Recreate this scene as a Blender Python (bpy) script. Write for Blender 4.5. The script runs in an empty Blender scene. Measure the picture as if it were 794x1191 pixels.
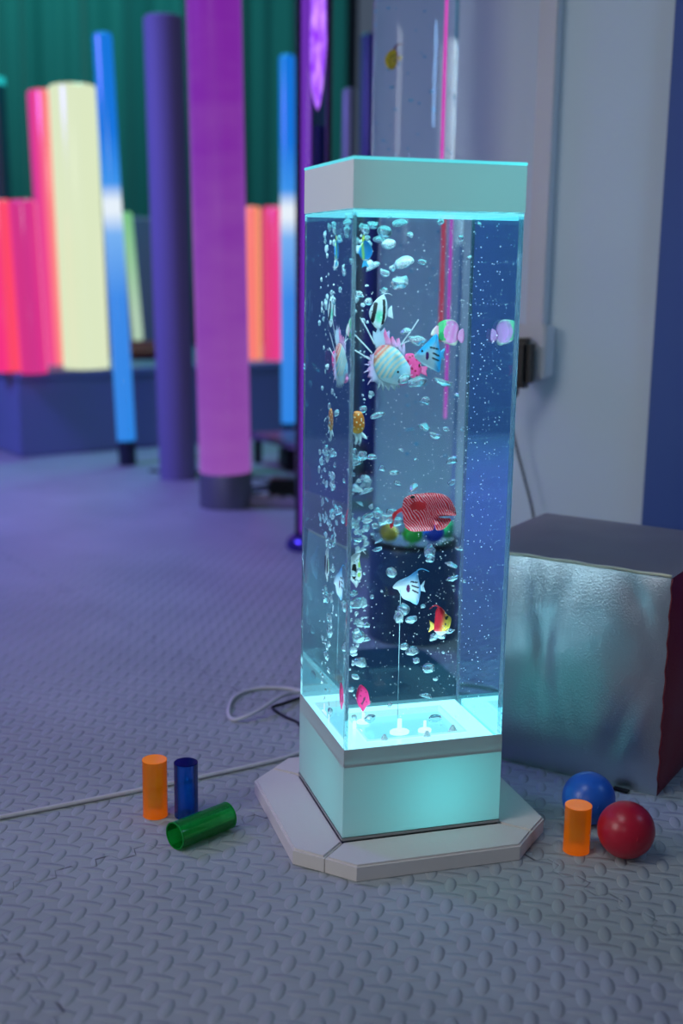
import bpy, bmesh, math, random
from mathutils import Vector, Matrix, noise
from mathutils.geometry import delaunay_2d_cdt
C = bpy.context.scene.collection
PI = math.pi
V = Vector

# ------------------------------------------------------------------ helpers
def lin(c):
    f = lambda x: x/12.92 if x <= .04045 else ((x+.055)/1.055)**2.4
    return tuple(f(x/255) for x in c[:3]) + (1.0,)

def newmat(name):
    m = bpy.data.materials.new(name); m.use_nodes = True
    nt = m.node_tree; nt.nodes.clear()
    out = nt.nodes.new('ShaderNodeOutputMaterial')
    return m, nt, out

def pm(name, col, rough=.5, metal=0, spec=.5, emit=None, es=0, bump=None, trans=0, sheen=0):
    m, nt, out = newmat(name)
    b = nt.nodes.new('ShaderNodeBsdfPrincipled')
    b.inputs['Base Color'].default_value = lin(col)
    b.inputs['Roughness'].default_value = rough
    b.inputs['Metallic'].default_value = metal
    b.inputs['Specular IOR Level'].default_value = spec
    b.inputs['Sheen Weight'].default_value = sheen
    if emit:
        b.inputs['Emission Color'].default_value = lin(emit); b.inputs['Emission Strength'].default_value = es
    if bump:
        n = nt.nodes.new('ShaderNodeTexNoise'); n.inputs['Scale'].default_value = bump[0]; n.inputs['Detail'].default_value = 4
        tc = nt.nodes.new('ShaderNodeTexCoord'); nt.links.new(tc.outputs['Object'], n.inputs['Vector'])
        bp = nt.nodes.new('ShaderNodeBump'); bp.inputs['Distance'].default_value = bump[1]
        nt.links.new(n.outputs['Fac'], bp.inputs['Height']); nt.links.new(bp.outputs[0], b.inputs['Normal'])
    nt.links.new(b.outputs[0], out.inputs[0])
    return m

def glass(name, col, ior, rough=0):
    m, nt, out = newmat(name)
    g = nt.nodes.new('ShaderNodeBsdfGlass')
    g.inputs['Color'].default_value = (*col, 1); g.inputs['IOR'].default_value = ior; g.inputs['Roughness'].default_value = rough
    nt.links.new(g.outputs[0], out.inputs[0])
    return m

def emis(name, col, s=1, col2=None, axis='X', lo=0, hi=1, gloss=.12, stripes=None):
    """a lit tube: its own light plus a glossy skin; col2 = second colour along an object axis"""
    m, nt, out = newmat(name)
    b = nt.nodes.new('ShaderNodeBsdfPrincipled')
    b.inputs['Base Color'].default_value = (.02, .02, .02, 1); b.inputs['Roughness'].default_value = .22
    b.inputs['Emission Strength'].default_value = s
    if col2 is None and stripes is None:
        b.inputs['Emission Color'].default_value = lin(col)
    else:
        tc = nt.nodes.new('ShaderNodeTexCoord'); sx = nt.nodes.new('ShaderNodeSeparateXYZ')
        nt.links.new(tc.outputs['Object'], sx.inputs[0])
        mr = nt.nodes.new('ShaderNodeMapRange'); mr.inputs[1].default_value = lo; mr.inputs[2].default_value = hi
        nt.links.new(sx.outputs[axis], mr.inputs[0])
        b.inputs['Roughness'].default_value = .12
        rp = nt.nodes.new('ShaderNodeValToRGB')
        cols = stripes or [(0, col), (1, col2)]
        el = rp.color_ramp.elements
        while len(el) < len(cols): el.new(.5)
        for e, (p_, c_) in zip(el, cols): e.position = p_; e.color = lin(c_)
        nt.links.new(mr.outputs[0], rp.inputs[0]); nt.links.new(rp.outputs[0], b.inputs['Emission Color'])
    nt.links.new(b.outputs[0], out.inputs[0])
    return m

def thin(name, col, diff, trans_w=.5, rough=.1):
    """opal sheet: diffuse + translucent"""
    m, nt, out = newmat(name)
    d = nt.nodes.new('ShaderNodeBsdfDiffuse'); d.inputs[0].default_value = lin(diff)
    t = nt.nodes.new('ShaderNodeBsdfTranslucent'); t.inputs[0].default_value = lin(col)
    g = nt.nodes.new('ShaderNodeBsdfGlossy'); g.inputs['Roughness'].default_value = rough
    mx = nt.nodes.new('ShaderNodeMixShader'); mx.inputs[0].default_value = trans_w
    m2 = nt.nodes.new('ShaderNodeMixShader'); m2.inputs[0].default_value = .04
    nt.links.new(d.outputs[0], mx.inputs[1]); nt.links.new(t.outputs[0], mx.inputs[2])
    nt.links.new(mx.outputs[0], m2.inputs[1]); nt.links.new(g.outputs[0], m2.inputs[2])
    nt.links.new(m2.outputs[0], out.inputs[0])
    return m

def tinted(name, col, clear=.55, body=None, fluo=0):
    """clear coloured plastic wall: tinted see-through, a little coloured body, glossy skin"""
    m, nt, out = newmat(name)
    t = nt.nodes.new('ShaderNodeBsdfTransparent'); t.inputs[0].default_value = lin(col)
    d = nt.nodes.new('ShaderNodeBsdfTranslucent'); d.inputs[0].default_value = lin(body or col)
    d2 = nt.nodes.new('ShaderNodeBsdfDiffuse'); d2.inputs[0].default_value = lin(body or col)
    a = nt.nodes.new('ShaderNodeAddShader')
    g = nt.nodes.new('ShaderNodeBsdfGlossy'); g.inputs['Roughness'].default_value = .05
    f = nt.nodes.new('ShaderNodeFresnel'); f.inputs[0].default_value = 1.45
    mx = nt.nodes.new('ShaderNodeMixShader'); mx.inputs[0].default_value = 1-clear
    m2 = nt.nodes.new('ShaderNodeMixShader')
    mm = nt.nodes.new('ShaderNodeMixShader'); mm.inputs[0].default_value = .5
    nt.links.new(d.outputs[0], mm.inputs[1]); nt.links.new(d2.outputs[0], mm.inputs[2])
    nt.links.new(t.outputs[0], mx.inputs[1]); nt.links.new(mm.outputs[0], mx.inputs[2])
    nt.links.new(mx.outputs[0], m2.inputs[1]); nt.links.new(g.outputs[0], m2.inputs[2]); nt.links.new(f.outputs[0], m2.inputs[0])
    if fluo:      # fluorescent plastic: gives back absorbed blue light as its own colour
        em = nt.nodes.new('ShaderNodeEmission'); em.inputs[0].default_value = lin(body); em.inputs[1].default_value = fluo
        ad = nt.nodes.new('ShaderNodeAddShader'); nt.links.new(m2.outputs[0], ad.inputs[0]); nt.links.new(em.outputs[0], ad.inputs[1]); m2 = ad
    nt.links.new(m2.outputs[0], out.inputs[0])
    return m

def empty(name, loc, label, cat, group=None, rot=None):
    o = bpy.data.objects.new(name, None); C.objects.link(o)
    o.location = loc; o.empty_display_size = .02
    if rot is not None: o.rotation_mode = 'QUATERNION'; o.rotation_quaternion = rot
    tag(o, label, cat, group); return o

def tag(o, label, cat, group=None):
    o['label'] = label; o['category'] = cat
    if group: o['group'] = group
    return o

def obj(name, bm, mat, parent=None, loc=None, smooth=False, off=None, label=None):
    """link a bmesh as one object. off: subtract this (world -> local)"""
    if off is not None: bmesh.ops.translate(bm, verts=bm.verts, vec=-V(off))
    me = bpy.data.meshes.new(name); bm.normal_update(); bm.to_mesh(me); bm.free()
    me.materials.append(mat)
    if smooth:
        for p in me.polygons: p.use_smooth = True
    o = bpy.data.objects.new(name, me); C.objects.link(o)
    if parent: o.parent = parent
    if loc: o.location = loc
    if label: o['label'] = label
    return o

def struct(name, bm, mat, smooth=False, loc=None):
    o = obj(name, bm, mat, smooth=smooth, loc=loc); o['kind'] = 'structure'; return o

def autosmooth(o, ang=40):
    for p in o.data.polygons: p.use_smooth = True
    o.data.set_sharp_from_angle(angle=math.radians(ang)); return o

def box(bm, a, b, bev=0, seg=2):
    r = bmesh.ops.create_cube(bm, size=1)['verts']
    s = [b[i]-a[i] for i in range(3)]; c = [(b[i]+a[i])/2 for i in range(3)]
    bmesh.ops.scale(bm, verts=r, vec=s); bmesh.ops.translate(bm, verts=r, vec=c)
    if bev:
        es = list({e for v in r for e in v.link_edges})
        bmesh.ops.bevel(bm, geom=es, offset=bev, segments=seg, affect='EDGES', clamp_overlap=True)
    return bm

def prism(bm, pts, z0, z1, bev=0):
    vs = [bm.verts.new((x, y, z0)) for x, y in pts]; f = bm.faces.new(vs)
    r = bmesh.ops.extrude_face_region(bm, geom=[f])
    top = [g for g in r['geom'] if isinstance(g, bmesh.types.BMVert)]
    bmesh.ops.translate(bm, verts=top, vec=(0, 0, z1-z0))
    bmesh.ops.recalc_face_normals(bm, faces=bm.faces[:])
    if bev:
        bmesh.ops.bevel(bm, geom=[e for e in bm.edges if all(v in top for v in e.verts)], offset=bev, segments=2, affect='EDGES')
    return bm

def lathe(bm, prof, n=48, close=False):
    rings = []
    for r, z in prof:
        if r < 1e-7: rings.append([bm.verts.new((0, 0, z))])
        else: rings.append([bm.verts.new((r*math.cos(2*PI*i/n), r*math.sin(2*PI*i/n), z)) for i in range(n)])
    for A, B in zip(rings, rings[1:]):
        for i in range(n):
            j = (i+1) % n
            if len(A) == 1 and len(B) == 1: continue
            if len(A) == 1: bm.faces.new((A[0], B[j], B[i]))
            elif len(B) == 1: bm.faces.new((A[i], A[j], B[0]))
            else: bm.faces.new((A[i], A[j], B[j], B[i]))
    bmesh.ops.recalc_face_normals(bm, faces=bm.faces[:])
    return bm

def smoothpath(pts, n=8):
    P = [V(p) for p in pts]; out = []
    for i in range(len(P)-1):
        p0 = P[max(i-1, 0)]; p1 = P[i]; p2 = P[i+1]; p3 = P[min(i+2, len(P)-1)]
        for k in range(n):
            t = k/n
            out.append(.5*((2*p1)+(p2-p0)*t+(2*p0-5*p1+4*p2-p3)*t*t+(3*p1-p0-3*p2+p3)*t**3))
    out.append(P[-1]); return out

def tube(bm, path, r, n=8, r1=None):
    P = [V(p) for p in path]; rings = []; up = V((0, 0, 1))
    for i, p in enumerate(P):
        t = (P[min(i+1, len(P)-1)]-P[max(i-1, 0)]).normalized()
        a = t.cross(up)
        if a.length < .05: a = t.cross(V((0, 1, 0)))
        a.normalize(); b = t.cross(a).normalized()
        rr = r if r1 is None else r+(r1-r)*i/(len(P)-1)
        rings.append([bm.verts.new(p+rr*(a*math.cos(2*PI*k/n)+b*math.sin(2*PI*k/n))) for k in range(n)])
    for A, B in zip(rings, rings[1:]):
        for k in range(n):
            bm.faces.new((A[k], A[(k+1) % n], B[(k+1) % n], B[k]))
    bm.faces.new(rings[0][::-1]); bm.faces.new(rings[-1])
    bmesh.ops.recalc_face_normals(bm, faces=bm.faces[:])
    return bm

def nb(): return bmesh.new()

# ------------------------------------------------------------------ node maths for the foam floor
class NX:
    def __init__(s, nt): s.nt = nt
    def op(s, o, a, b=None, c=None):
        n = s.nt.nodes.new('ShaderNodeMath'); n.operation = o
        for i, v in enumerate((a, b, c)):
            if v is None: continue
            if isinstance(v, (int, float)): n.inputs[i].default_value = v
            else: s.nt.links.new(v, n.inputs[i])
        return n.outputs[0]

def foam_material():
    m, nt, out = newmat('white_eva_foam'); X = NX(nt)
    tc = nt.nodes.new('ShaderNodeTexCoord'); sp = nt.nodes.new('ShaderNodeSeparateXYZ')
    nt.links.new(tc.outputs['Object'], sp.inputs[0]); x, y = sp.outputs[0], sp.outputs[1]
    ca, sa = math.cos(math.radians(18.3)), math.sin(math.radians(18.3)); P = .0345
    u = X.op('ADD', X.op('MULTIPLY', x, ca), X.op('MULTIPLY', y, sa))
    v = X.op('SUBTRACT', X.op('MULTIPLY', y, ca), X.op('MULTIPLY', x, sa))
    # lattice origin on one lump at (0.0017,-0.2371)
    u0 = .0017*ca-.2371*sa; v0 = -.2371*ca-.0017*sa
    def loz(du, dv, swap, kx, ky):
        a = X.op('SUBTRACT', X.op('DIVIDE', X.op('SUBTRACT', u, u0), P), du)
        b = X.op('SUBTRACT', X.op('DIVIDE', X.op('SUBTRACT', v, v0), P), dv)
        a = X.op('SUBTRACT', a, X.op('ROUND', a)); b = X.op('SUBTRACT', b, X.op('ROUND', b))
        p = X.op('MULTIPLY', X.op('ADD', a, b), .7071); q = X.op('MULTIPLY', X.op('SUBTRACT', a, b), .7071)
        if swap: p, q = q, p
        r = X.op('ADD', X.op('POWER', X.op('ABSOLUTE', X.op('DIVIDE', p, kx)), 2), X.op('POWER', X.op('ABSOLUTE', X.op('DIVIDE', q, ky)), 2))
        h = X.op('MAXIMUM', X.op('SUBTRACT', 1, r), 0)
        return X.op('POWER', h, .6)
    h = X.op('ADD', loz(0, 0, False, .47, .20), loz(.5, .5, True, .50, .15))
    # jigsaw seams
    def seam(c, per, off, along, phase):
        w = X.op('SINE', X.op('MULTIPLY', X.op('ADD', along, phase), 2*PI/.05))
        w2 = X.op('MULTIPLY', X.op('MINIMUM', X.op('MAXIMUM', X.op('MULTIPLY', w, 3), -1), 1), .008)
        d = X.op('SUBTRACT', X.op('SUBTRACT', c, off), w2)
        k = X.op('DIVIDE', d, per); k = X.op('ABSOLUTE', X.op('MULTIPLY', X.op('SUBTRACT', k, X.op('ROUND', k)), per))
        s = X.op('SUBTRACT', 1, X.op('DIVIDE', k, .0022)); return X.op('MAXIMUM', s, 0)
    sm = X.op('MAXIMUM', seam(v, 1.165, .148, u, 0), seam(u, .60, .196, v, .01))
    nz = nt.nodes.new('ShaderNodeTexNoise'); nz.inputs['Scale'].default_value = 26; nt.links.new(tc.outputs['Object'], nz.inputs['Vector'])
    pat = X.op('MINIMUM', X.op('MAXIMUM', X.op('MULTIPLY', X.op('SUBTRACT', nz.outputs[0], .47), 9), 0), 1)
    dirt = X.op('MULTIPLY', X.op('MULTIPLY', sm, pat), .85)
    n2 = nt.nodes.new('ShaderNodeTexNoise'); n2.inputs['Scale'].default_value = 4; n2.inputs['Detail'].default_value = 5
    nt.links.new(tc.outputs['Object'], n2.inputs['Vector'])
    rp = nt.nodes.new('ShaderNodeValToRGB'); rp.color_ramp.elements[0].position = .3; rp.color_ramp.elements[1].position = .7
    rp.color_ramp.elements[0].color = lin((148, 155, 158)); rp.color_ramp.elements[1].color = lin((163, 169, 172))
    nt.links.new(n2.outputs[0], rp.inputs[0])
    mx = nt.nodes.new('ShaderNodeMixRGB'); nt.links.new(dirt, mx.inputs[0]); nt.links.new(rp.outputs[0], mx.inputs[1]); mx.inputs[2].default_value = lin((18, 16, 24))
    hh = X.op('SUBTRACT', h, X.op('MULTIPLY', sm, .4))
    n3 = nt.nodes.new('ShaderNodeTexNoise'); n3.inputs['Scale'].default_value = 900; nt.links.new(tc.outputs['Object'], n3.inputs['Vector'])
    hh = X.op('ADD', hh, X.op('MULTIPLY', n3.outputs[0], .05))
    bp = nt.nodes.new('ShaderNodeBump'); bp.inputs['Distance'].default_value = .0025; bp.inputs['Strength'].default_value = 1
    nt.links.new(hh, bp.inputs['Height'])
    b = nt.nodes.new('ShaderNodeBsdfPrincipled'); b.inputs['Roughness'].default_value = .48; b.inputs['Specular IOR Level'].default_value = .35
    nt.links.new(mx.outputs[0], b.inputs['Base Color']); nt.links.new(bp.outputs[0], b.inputs['Normal']); nt.links.new(b.outputs[0], out.inputs[0])
    return m

# ------------------------------------------------------------------ camera
cam = bpy.data.cameras.new('camera'); co = bpy.data.objects.new('camera', cam); C.objects.link(co)
F = V((.28464226, .93741831, -.20056344)); R = V((.95765905, -.28749231, .015405)); U = V((.04321952, .19645631, .97955959))
M = Matrix((( R.x, U.x, -F.x), (R.y, U.y, -F.y), (R.z, U.z, -F.z))).to_4x4()
M.translation = V((-.40317, -1.30092, .700086)); co.matrix_world = M
cam.sensor_fit = 'HORIZONTAL'; cam.sensor_width = 24; cam.lens = 1435.05/794*24
cam.clip_start = .05
cam.dof.use_dof = True; cam.dof.focus_distance = 1.53; cam.dof.aperture_fstop = 2.6
bpy.context.scene.camera = co
sc = bpy.context.scene
sc.view_settings.view_transform = 'Standard'; sc.view_settings.look = 'None'; sc.view_settings.exposure = 0; sc.view_settings.gamma = 1
sc.view_settings.use_curve_mapping = False
try:
    cy = sc.cycles
    cy.max_bounces = 36; cy.transmission_bounces = 36; cy.glossy_bounces = 32; cy.diffuse_bounces = 4; cy.transparent_max_bounces = 16
    cy.caustics_reflective = True; cy.caustics_refractive = True; cy.blur_glossy = .6; cy.sample_clamp_indirect = 6
except Exception: pass

# ------------------------------------------------------------------ the setting
foam = foam_material()
bm = nb(); bmesh.ops.create_grid(bm, x_segments=2, y_segments=2, size=1)
bmesh.ops.scale(bm, verts=bm.verts, vec=(4, 4.5, 1)); bmesh.ops.translate(bm, verts=bm.verts, vec=(.6, 2.2, 0))
struct('floor', bm, foam)

N = V((.75, .66, 0)).normalized(); TR = V((.66, -.75, 0)).normalized()       # right wall: its normal (into the wall) and its direction to the right
def wp(t, z, d=0):
    """a point on the right wall: t metres along it, z up, d out towards the room"""
    return V((.71976, .68994, 0))*1.0 + TR*t + V((0, 0, z)) - N*d
w0 = N*1.0
def wbox(bm, t0, t1, z0, z1, d0, d1, bev=0):
    b2 = nb(); box(b2, (t0, -d1, z0), (t1, -d0, z1), bev)
    for v in b2.verts: v.co = w0 + TR*v.co.x + N*v.co.y + V((0, 0, v.co.z))
    me = bpy.data.meshes.new('tmp'); b2.to_mesh(me); b2.free(); bm.from_mesh(me); bpy.data.meshes.remove(me)
    bmesh.ops.recalc_face_normals(bm, faces=bm.faces[:])
    return bm
def wt(p): return (V(p)-w0).dot(TR)
wallm = pm('white_painted_wall', (192, 204, 210), .75, bump=(60, .0006))
t_end = wt((.378, 1.085, 0)); t_blue = wt((.7625, .647, 0))
bm = nb(); wbox(bm, t_end, t_blue, 0, 2.6, -.12, 0); struct('wall_right', bm, wallm)
bm = nb(); wbox(bm, t_blue, t_blue+1.6, 0, 2.6, -.12, .012, .004); struct('trim_1', bm, pm('deep_blue_paint', (46, 76, 140), .6))
bm = nb(); wbox(bm, t_end, t_blue, 0, .06, 0, .012, .003); struct('baseboard_right', bm, pm('white_skirting', (185, 184, 186), .5))

bm = nb(); box(bm, (-3.2, 3.42, 0), (-.62, 3.52, 2.6)); struct('wall_left', bm, pm('blue_painted_wall', (128, 158, 168), .6))
# back: a green curtain, and a plain wall behind it
A18 = math.radians(18.3); UX = V((math.cos(A18), math.sin(A18), 0)); VX = V((-math.sin(A18), math.cos(A18), 0))
bm = nb()
for v_ in ((-2.6, 4.75), (2.6, 4.75), (2.6, 4.85), (-2.6, 4.85)): pass
pts = [UX*-3+VX*4.75, UX*3.4+VX*4.75, UX*3.4+VX*4.87, UX*-3+VX*4.87]
prism(bm, [(p.x, p.y) for p in pts], 0, 2.8); struct('wall_back', bm, pm('dark_back_wall', (60, 70, 80), .8))
bm = nb(); random.seed(3)
cols = []; n = 460
for i in range(n+1):
    s = -2.8+6*i/n
    a = .045*math.sin(s*19+1.3*math.sin(s*3.1))+.025*math.sin(s*43+2*math.sin(s*5))
    col = []
    for z in (0.02, .7, 1.4, 2.1, 2.75):
        p = UX*s+VX*(4.6+a*(1.1-.2*z)); col.append(bm.verts.new((p.x, p.y, z)))
    cols.append(col)
for a, b in zip(cols, cols[1:]):
    for k in range(4): bm.faces.new((a[k], b[k], b[k+1], a[k+1]))
cur = obj('curtain', bm, pm('green_curtain_cloth', (34, 98, 102), .7, sheen=.2), smooth=True)
sd = cur.modifiers.new('thickness', 'SOLIDIFY'); sd.thickness = .004
tag(cur, 'long green pleated curtain hanging along the back of the room', 'curtain')
bm = nb(); b = [UX*-2.8+VX*4.6, UX*3.2+VX*4.6]
tube(bm, [V((b[0].x, b[0].y, 2.77)), V((b[1].x, b[1].y, 2.77))], .012)
o = obj('curtain_rail', bm, pm('rail_metal', (90, 95, 100), .4, .8)); o.parent = cur

# ------------------------------------------------------------------ the fish tank
white = pm('white_acrylic', (205, 203, 200), .35, spec=.4)
tank = empty('bubble_fish_tank', (.1, .1, 0), 'square clear water column with bubbles and toy fish on a white base', 'bubble tank')
T0 = V((.1, .1, 0)); H0, H1, H2, H3 = .0205, .1363, .7542, .8050
# mitred floor boards round the base: four boards, an octagon outside
mI, mO, ch = -.0012, .062, .060
inner = [(mI, mI), (.2-mI, mI), (.2-mI, .2-mI), (mI, .2-mI)]
def board(k):
    lo, hi = -mO, .2+mO
    # front board in local frame, rotated by k quarter turns about the tank's centre
    g = .0008
    P = [(mI+g, mI), (.2-mI-g, mI), (hi-ch/2-g, lo+ch/2), (hi-ch, lo), (lo+ch, lo), (lo+ch/2+g, lo+ch/2)]
    c, s = math.cos(k*PI/2), math.sin(k*PI/2)
    return [((x-.1)*c-(y-.1)*s, (x-.1)*s+(y-.1)*c) for x, y in P]
boardm = pm('off_white_board', (214, 208, 202), .5, spec=.3, bump=(120, .0004))
for k in range(4):
    bm = nb(); prism(bm, board(k), .0008, .0205, .0025); o = obj('base_board', bm, boardm, tank); autosmooth(o, 30)
# opal base and cap: closed boxes of opal sheet lit from inside
opal = thin('opal_white_sheet', (225, 245, 240), (215, 212, 210), .48)
e = .0008
bm = nb(); box(bm, (-e, -e, H0), (.2+e, .2+e, H1))
bmesh.ops.delete(bm, geom=[f for f in bm.faces if f.normal.z > .9], context='FACES_ONLY')
base = obj('base', bm, opal, tank, off=T0)
bm = nb(); box(bm, (-e-.001, -e-.001, H0), (.2+e+.001, .2+e+.001, H0+.005), .001); obj('base_trim', bm, pm('grey_trim', (150, 150, 148), .5), tank, off=T0)
bm = nb(); box(bm, (-e, -e, H2), (.2+e, .2+e, H3))
bmesh.ops.delete(bm, geom=[f for f in bm.faces if f.normal.z < -.9], context='FACES_ONLY')
cap = obj('cap', bm, thin('cap_opal_sheet', (225, 245, 240), (236, 232, 230), .10), tank, off=T0)
edge = emis('edge_lit_cyan', (95, 222, 236), .95)
bm = nb(); box(bm, (-e-.0005, -e-.0005, H3), (.2+e+.0005, .2+e+.0005, H3+.0035), .0006); obj('lid', bm, edge, tank, off=T0, label='clear lid glowing cyan at its edges')  # leaking cyan light put in as emission; the lid is no lamp
# acrylic box and the water in it
acryl = glass('clear_acrylic', (.95, .985, 1), 1.49)
water = glass('tank_water', (.82, .968, .99), 1.333/1.49)
bm = nb(); box(bm, (0, 0, .118), (.2, .2, H2-.0002)); obj('acrylic_box', bm, acryl, tank, off=T0)
tw = .005
bm = nb(); box(bm, (tw, tw, .123), (.2-tw, .2-tw, H2-.0012)); obj('water', bm, water, tank, off=T0)
# the lit tray on the bottom: bright ring, bluish pool, air stones
ring = emis('led_ring_white_cyan', (160, 234, 246), 1.9)
pool = emis('led_pool_cyan', (125, 216, 236), 1.35)
bm = nb(); a, b_ = .0075, .1925
def ringbox(bm, o0, o1, i0, i1, z0, z1):
    box(bm, (o0, o0, z0), (o1, i0, z1)); box(bm, (o0, i1, z0), (o1, o1, z1)); box(bm, (o0, i0, z0), (i0, i1, z1)); box(bm, (i1, i0, z0), (o1, i1, z1))
ringbox(bm, a, b_, a+.028, b_-.028, .1275, .1335); obj('light_ring', bm, ring, tank, off=T0)
bm = nb(); ringbox(bm, a+.028, b_-.028, a+.031, b_-.031, .1275, .1350); obj('tray_lip', bm, emis('self_lit_lip', (170, 236, 246), 1.2), tank, off=T0)  # the lip is no lamp; its brightness is put in as emission
bm = nb(); box(bm, (a, a, .1245), (b_, b_, .1272)); obj('light_pool', bm, pool, tank, off=T0)
bm = nb(); ringbox(bm, .0006, .1994, .0046, .1954, .1186, .1215); obj('edge_glow_strip', bm, ring, tank, off=T0)  # added hidden strip that makes the acrylic edges glow
lit_white = emis('self_lit_white', (225, 248, 252), 1.25)  # emission stands in for light on the stones; only the large disc is an LED
stone = pm('white_air_stone', (240, 244, 244), .6)
for (x, y, s) in ((.083, .05, 1.0), (.034, .098, .8), (.12, .075, .7), (.055, .14, .7)):
    bm = nb(); lathe(bm, [(0, .1272), (.012*s, .1275), (.0125*s, .1300), (.011*s, .1312), (.003*s, .1318), (.0028*s, .1318+.014*s), (0, .132+.0145*s)], 28)
    bmesh.ops.translate(bm, verts=bm.verts, vec=(x, y+(.010 if s == 1 else 0), .0055 if s == 1 else 0)); autosmooth(obj('air_stone', bm, lit_white, tank, off=T0))
for (x, y) in ((.058, .037), (.112, .034), (.15, .05)):
    bm = nb(); lathe(bm, [(0, .1272), (.008, .1272), (.0075, .1290), (.0015, .1400), (0, .1405)], 20)
    bmesh.ops.translate(bm, verts=bm.verts, vec=(x, y, 0)); autosmooth(obj('air_jet', bm, stone, tank, off=T0))
bm = nb(); tube(bm, [(.098, .13, .128), (.098, .13, .30)], .00035, 6); obj('air_line', bm, pm('clear_hose', (170, 210, 220), .3), tank, off=T0)
# plate that closes the lit tray against the base below, and the underside of the cap
bm = nb(); g_ = .0005; ringbox(bm, -g_, .2+g_, -.0001, .2001, .1136, .1361); obj('light_baffle', bm, thin('opal_baffle', (215, 235, 235), (215, 215, 215), .42), tank, off=T0)  # added unseen baffle, dims the ring's light behind the top of the base
bm = nb(); box(bm, (.0006, .0006, .1135), (.1994, .1994, .1175)); obj('tray_plate', bm, white, tank, off=T0)
bm = nb(); box(bm, (.0056, .0056, H2-.0042), (.1944, .1944, H2-.0022)); obj('cap_light', bm, emis('cap_led_cyan', (112, 224, 236), 1.25), tank, off=T0)
def splight(name, loc, tgt, col, w, r, ang, parent=None):
    l = bpy.data.lights.new(name, 'SPOT'); l.energy = w; l.color = lin(col)[:3]; l.shadow_soft_size = r; l.spot_size = math.radians(ang); l.spot_blend = .5
    o = bpy.data.objects.new(name, l); C.objects.link(o); o.rotation_euler = (V(tgt)-V(loc)).to_track_quat('-Z', 'Y').to_euler()
    o.location = V(loc)-parent.location if parent else loc; o.parent = parent
def plight(name, loc, col, w, r, parent=None):
    l = bpy.data.lights.new(name, 'POINT'); l.energy = w; l.color = lin(col)[:3]; l.shadow_soft_size = r
    o = bpy.data.objects.new(name, l); C.objects.link(o); o.location = loc
    if parent: o.parent = parent; o.location = V(loc)-parent.location
    return o
plight('base_lamp', (.125, .07, .062), (88, 218, 228), .36, .05, tank)
plight('cap_lamp', (.15, .05, .78), (60, 225, 215), .05, .012, tank)

for x in (.045, .1, .155):  # added unseen spots that brighten the fish from below and above
    splight('fish_fill_spot', (x, .018, .140), (x, .07, .4), (205, 240, 250), 1.3, .006, 110, tank)
    splight('fish_fill_spot', (x, .018, .744), (x, .07, .5), (205, 240, 250), 1.9, .006, 120, tank)
for x in (.012, .012):
    pass
splight('fish_fill_spot', (.014, .10, .140), (.05, .11, .4), (205, 240, 250), 1.3, .006, 110, tank)  # the same added fill from the left side
splight('fish_fill_spot', (.014, .12, .744), (.05, .12, .5), (205, 240, 250), 1.9, .006, 120, tank)
# glued butt joints of the acrylic panels
jm, nt, out = newmat('frosted_glue_joint')
d = nt.nodes.new('ShaderNodeBsdfDiffuse'); d.inputs[0].default_value = lin((225, 240, 245)); t_ = nt.nodes.new('ShaderNodeBsdfTranslucent'); t_.inputs[0].default_value = lin((225, 240, 245))
tp = nt.nodes.new('ShaderNodeBsdfTransparent'); a1 = nt.nodes.new('ShaderNodeMixShader'); a2 = nt.nodes.new('ShaderNodeMixShader'); a2.inputs[0].default_value = .28
nt.links.new(d.outputs[0], a1.inputs[1]); nt.links.new(t_.outputs[0], a1.inputs[2]); nt.links.new(tp.outputs[0], a2.inputs[1]); nt.links.new(a1.outputs[0], a2.inputs[2]); nt.links.new(a2.outputs[0], out.inputs[0])
for (x0, x1, y) in ((.0003, .0047, .0045), (.1953, .1997, .0045), (.0003, .0047, .1955), (.1953, .1997, .1955)):
    bm = nb(); box(bm, (x0, y-.0002, .1225), (x1, y+.0002, H2-.004)); obj('glue_joint', bm, jm, tank, off=T0)
bm = nb(); ringbox(bm, .0006, .1994, .0046, .1954, H2-.003, H2-.001); obj('edge_glow_strip', bm, emis('edge_cyan', (112, 224, 236), 1.2), tank, off=T0)  # second added glow strip, hidden at the top of the acrylic
# ------------------------------------------------------------------ toy fish
def pattern_material():
    m, nt, out = newmat('painted_soft_plastic')
    a = nt.nodes.new('ShaderNodeVertexColor'); a.layer_name = 'paint'
    b = nt.nodes.new('ShaderNodeBsdfPrincipled'); b.inputs['Roughness'].default_value = .4
    t = nt.nodes.new('ShaderNodeBsdfTranslucent'); mx = nt.nodes.new('ShaderNodeMixShader'); mx.inputs[0].default_value = .3
    nt.links.new(a.outputs[0], b.inputs['Base Color']); nt.links.new(a.outputs[0], t.inputs[0])
    nt.links.new(b.outputs[0], mx.inputs[1]); nt.links.new(t.outputs[0], mx.inputs[2]); nt.links.new(mx.outputs[0], out.inputs[0])
    return m
paint = pattern_material()
eyem = pm('black_eye', (12, 12, 16), .15)

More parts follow.
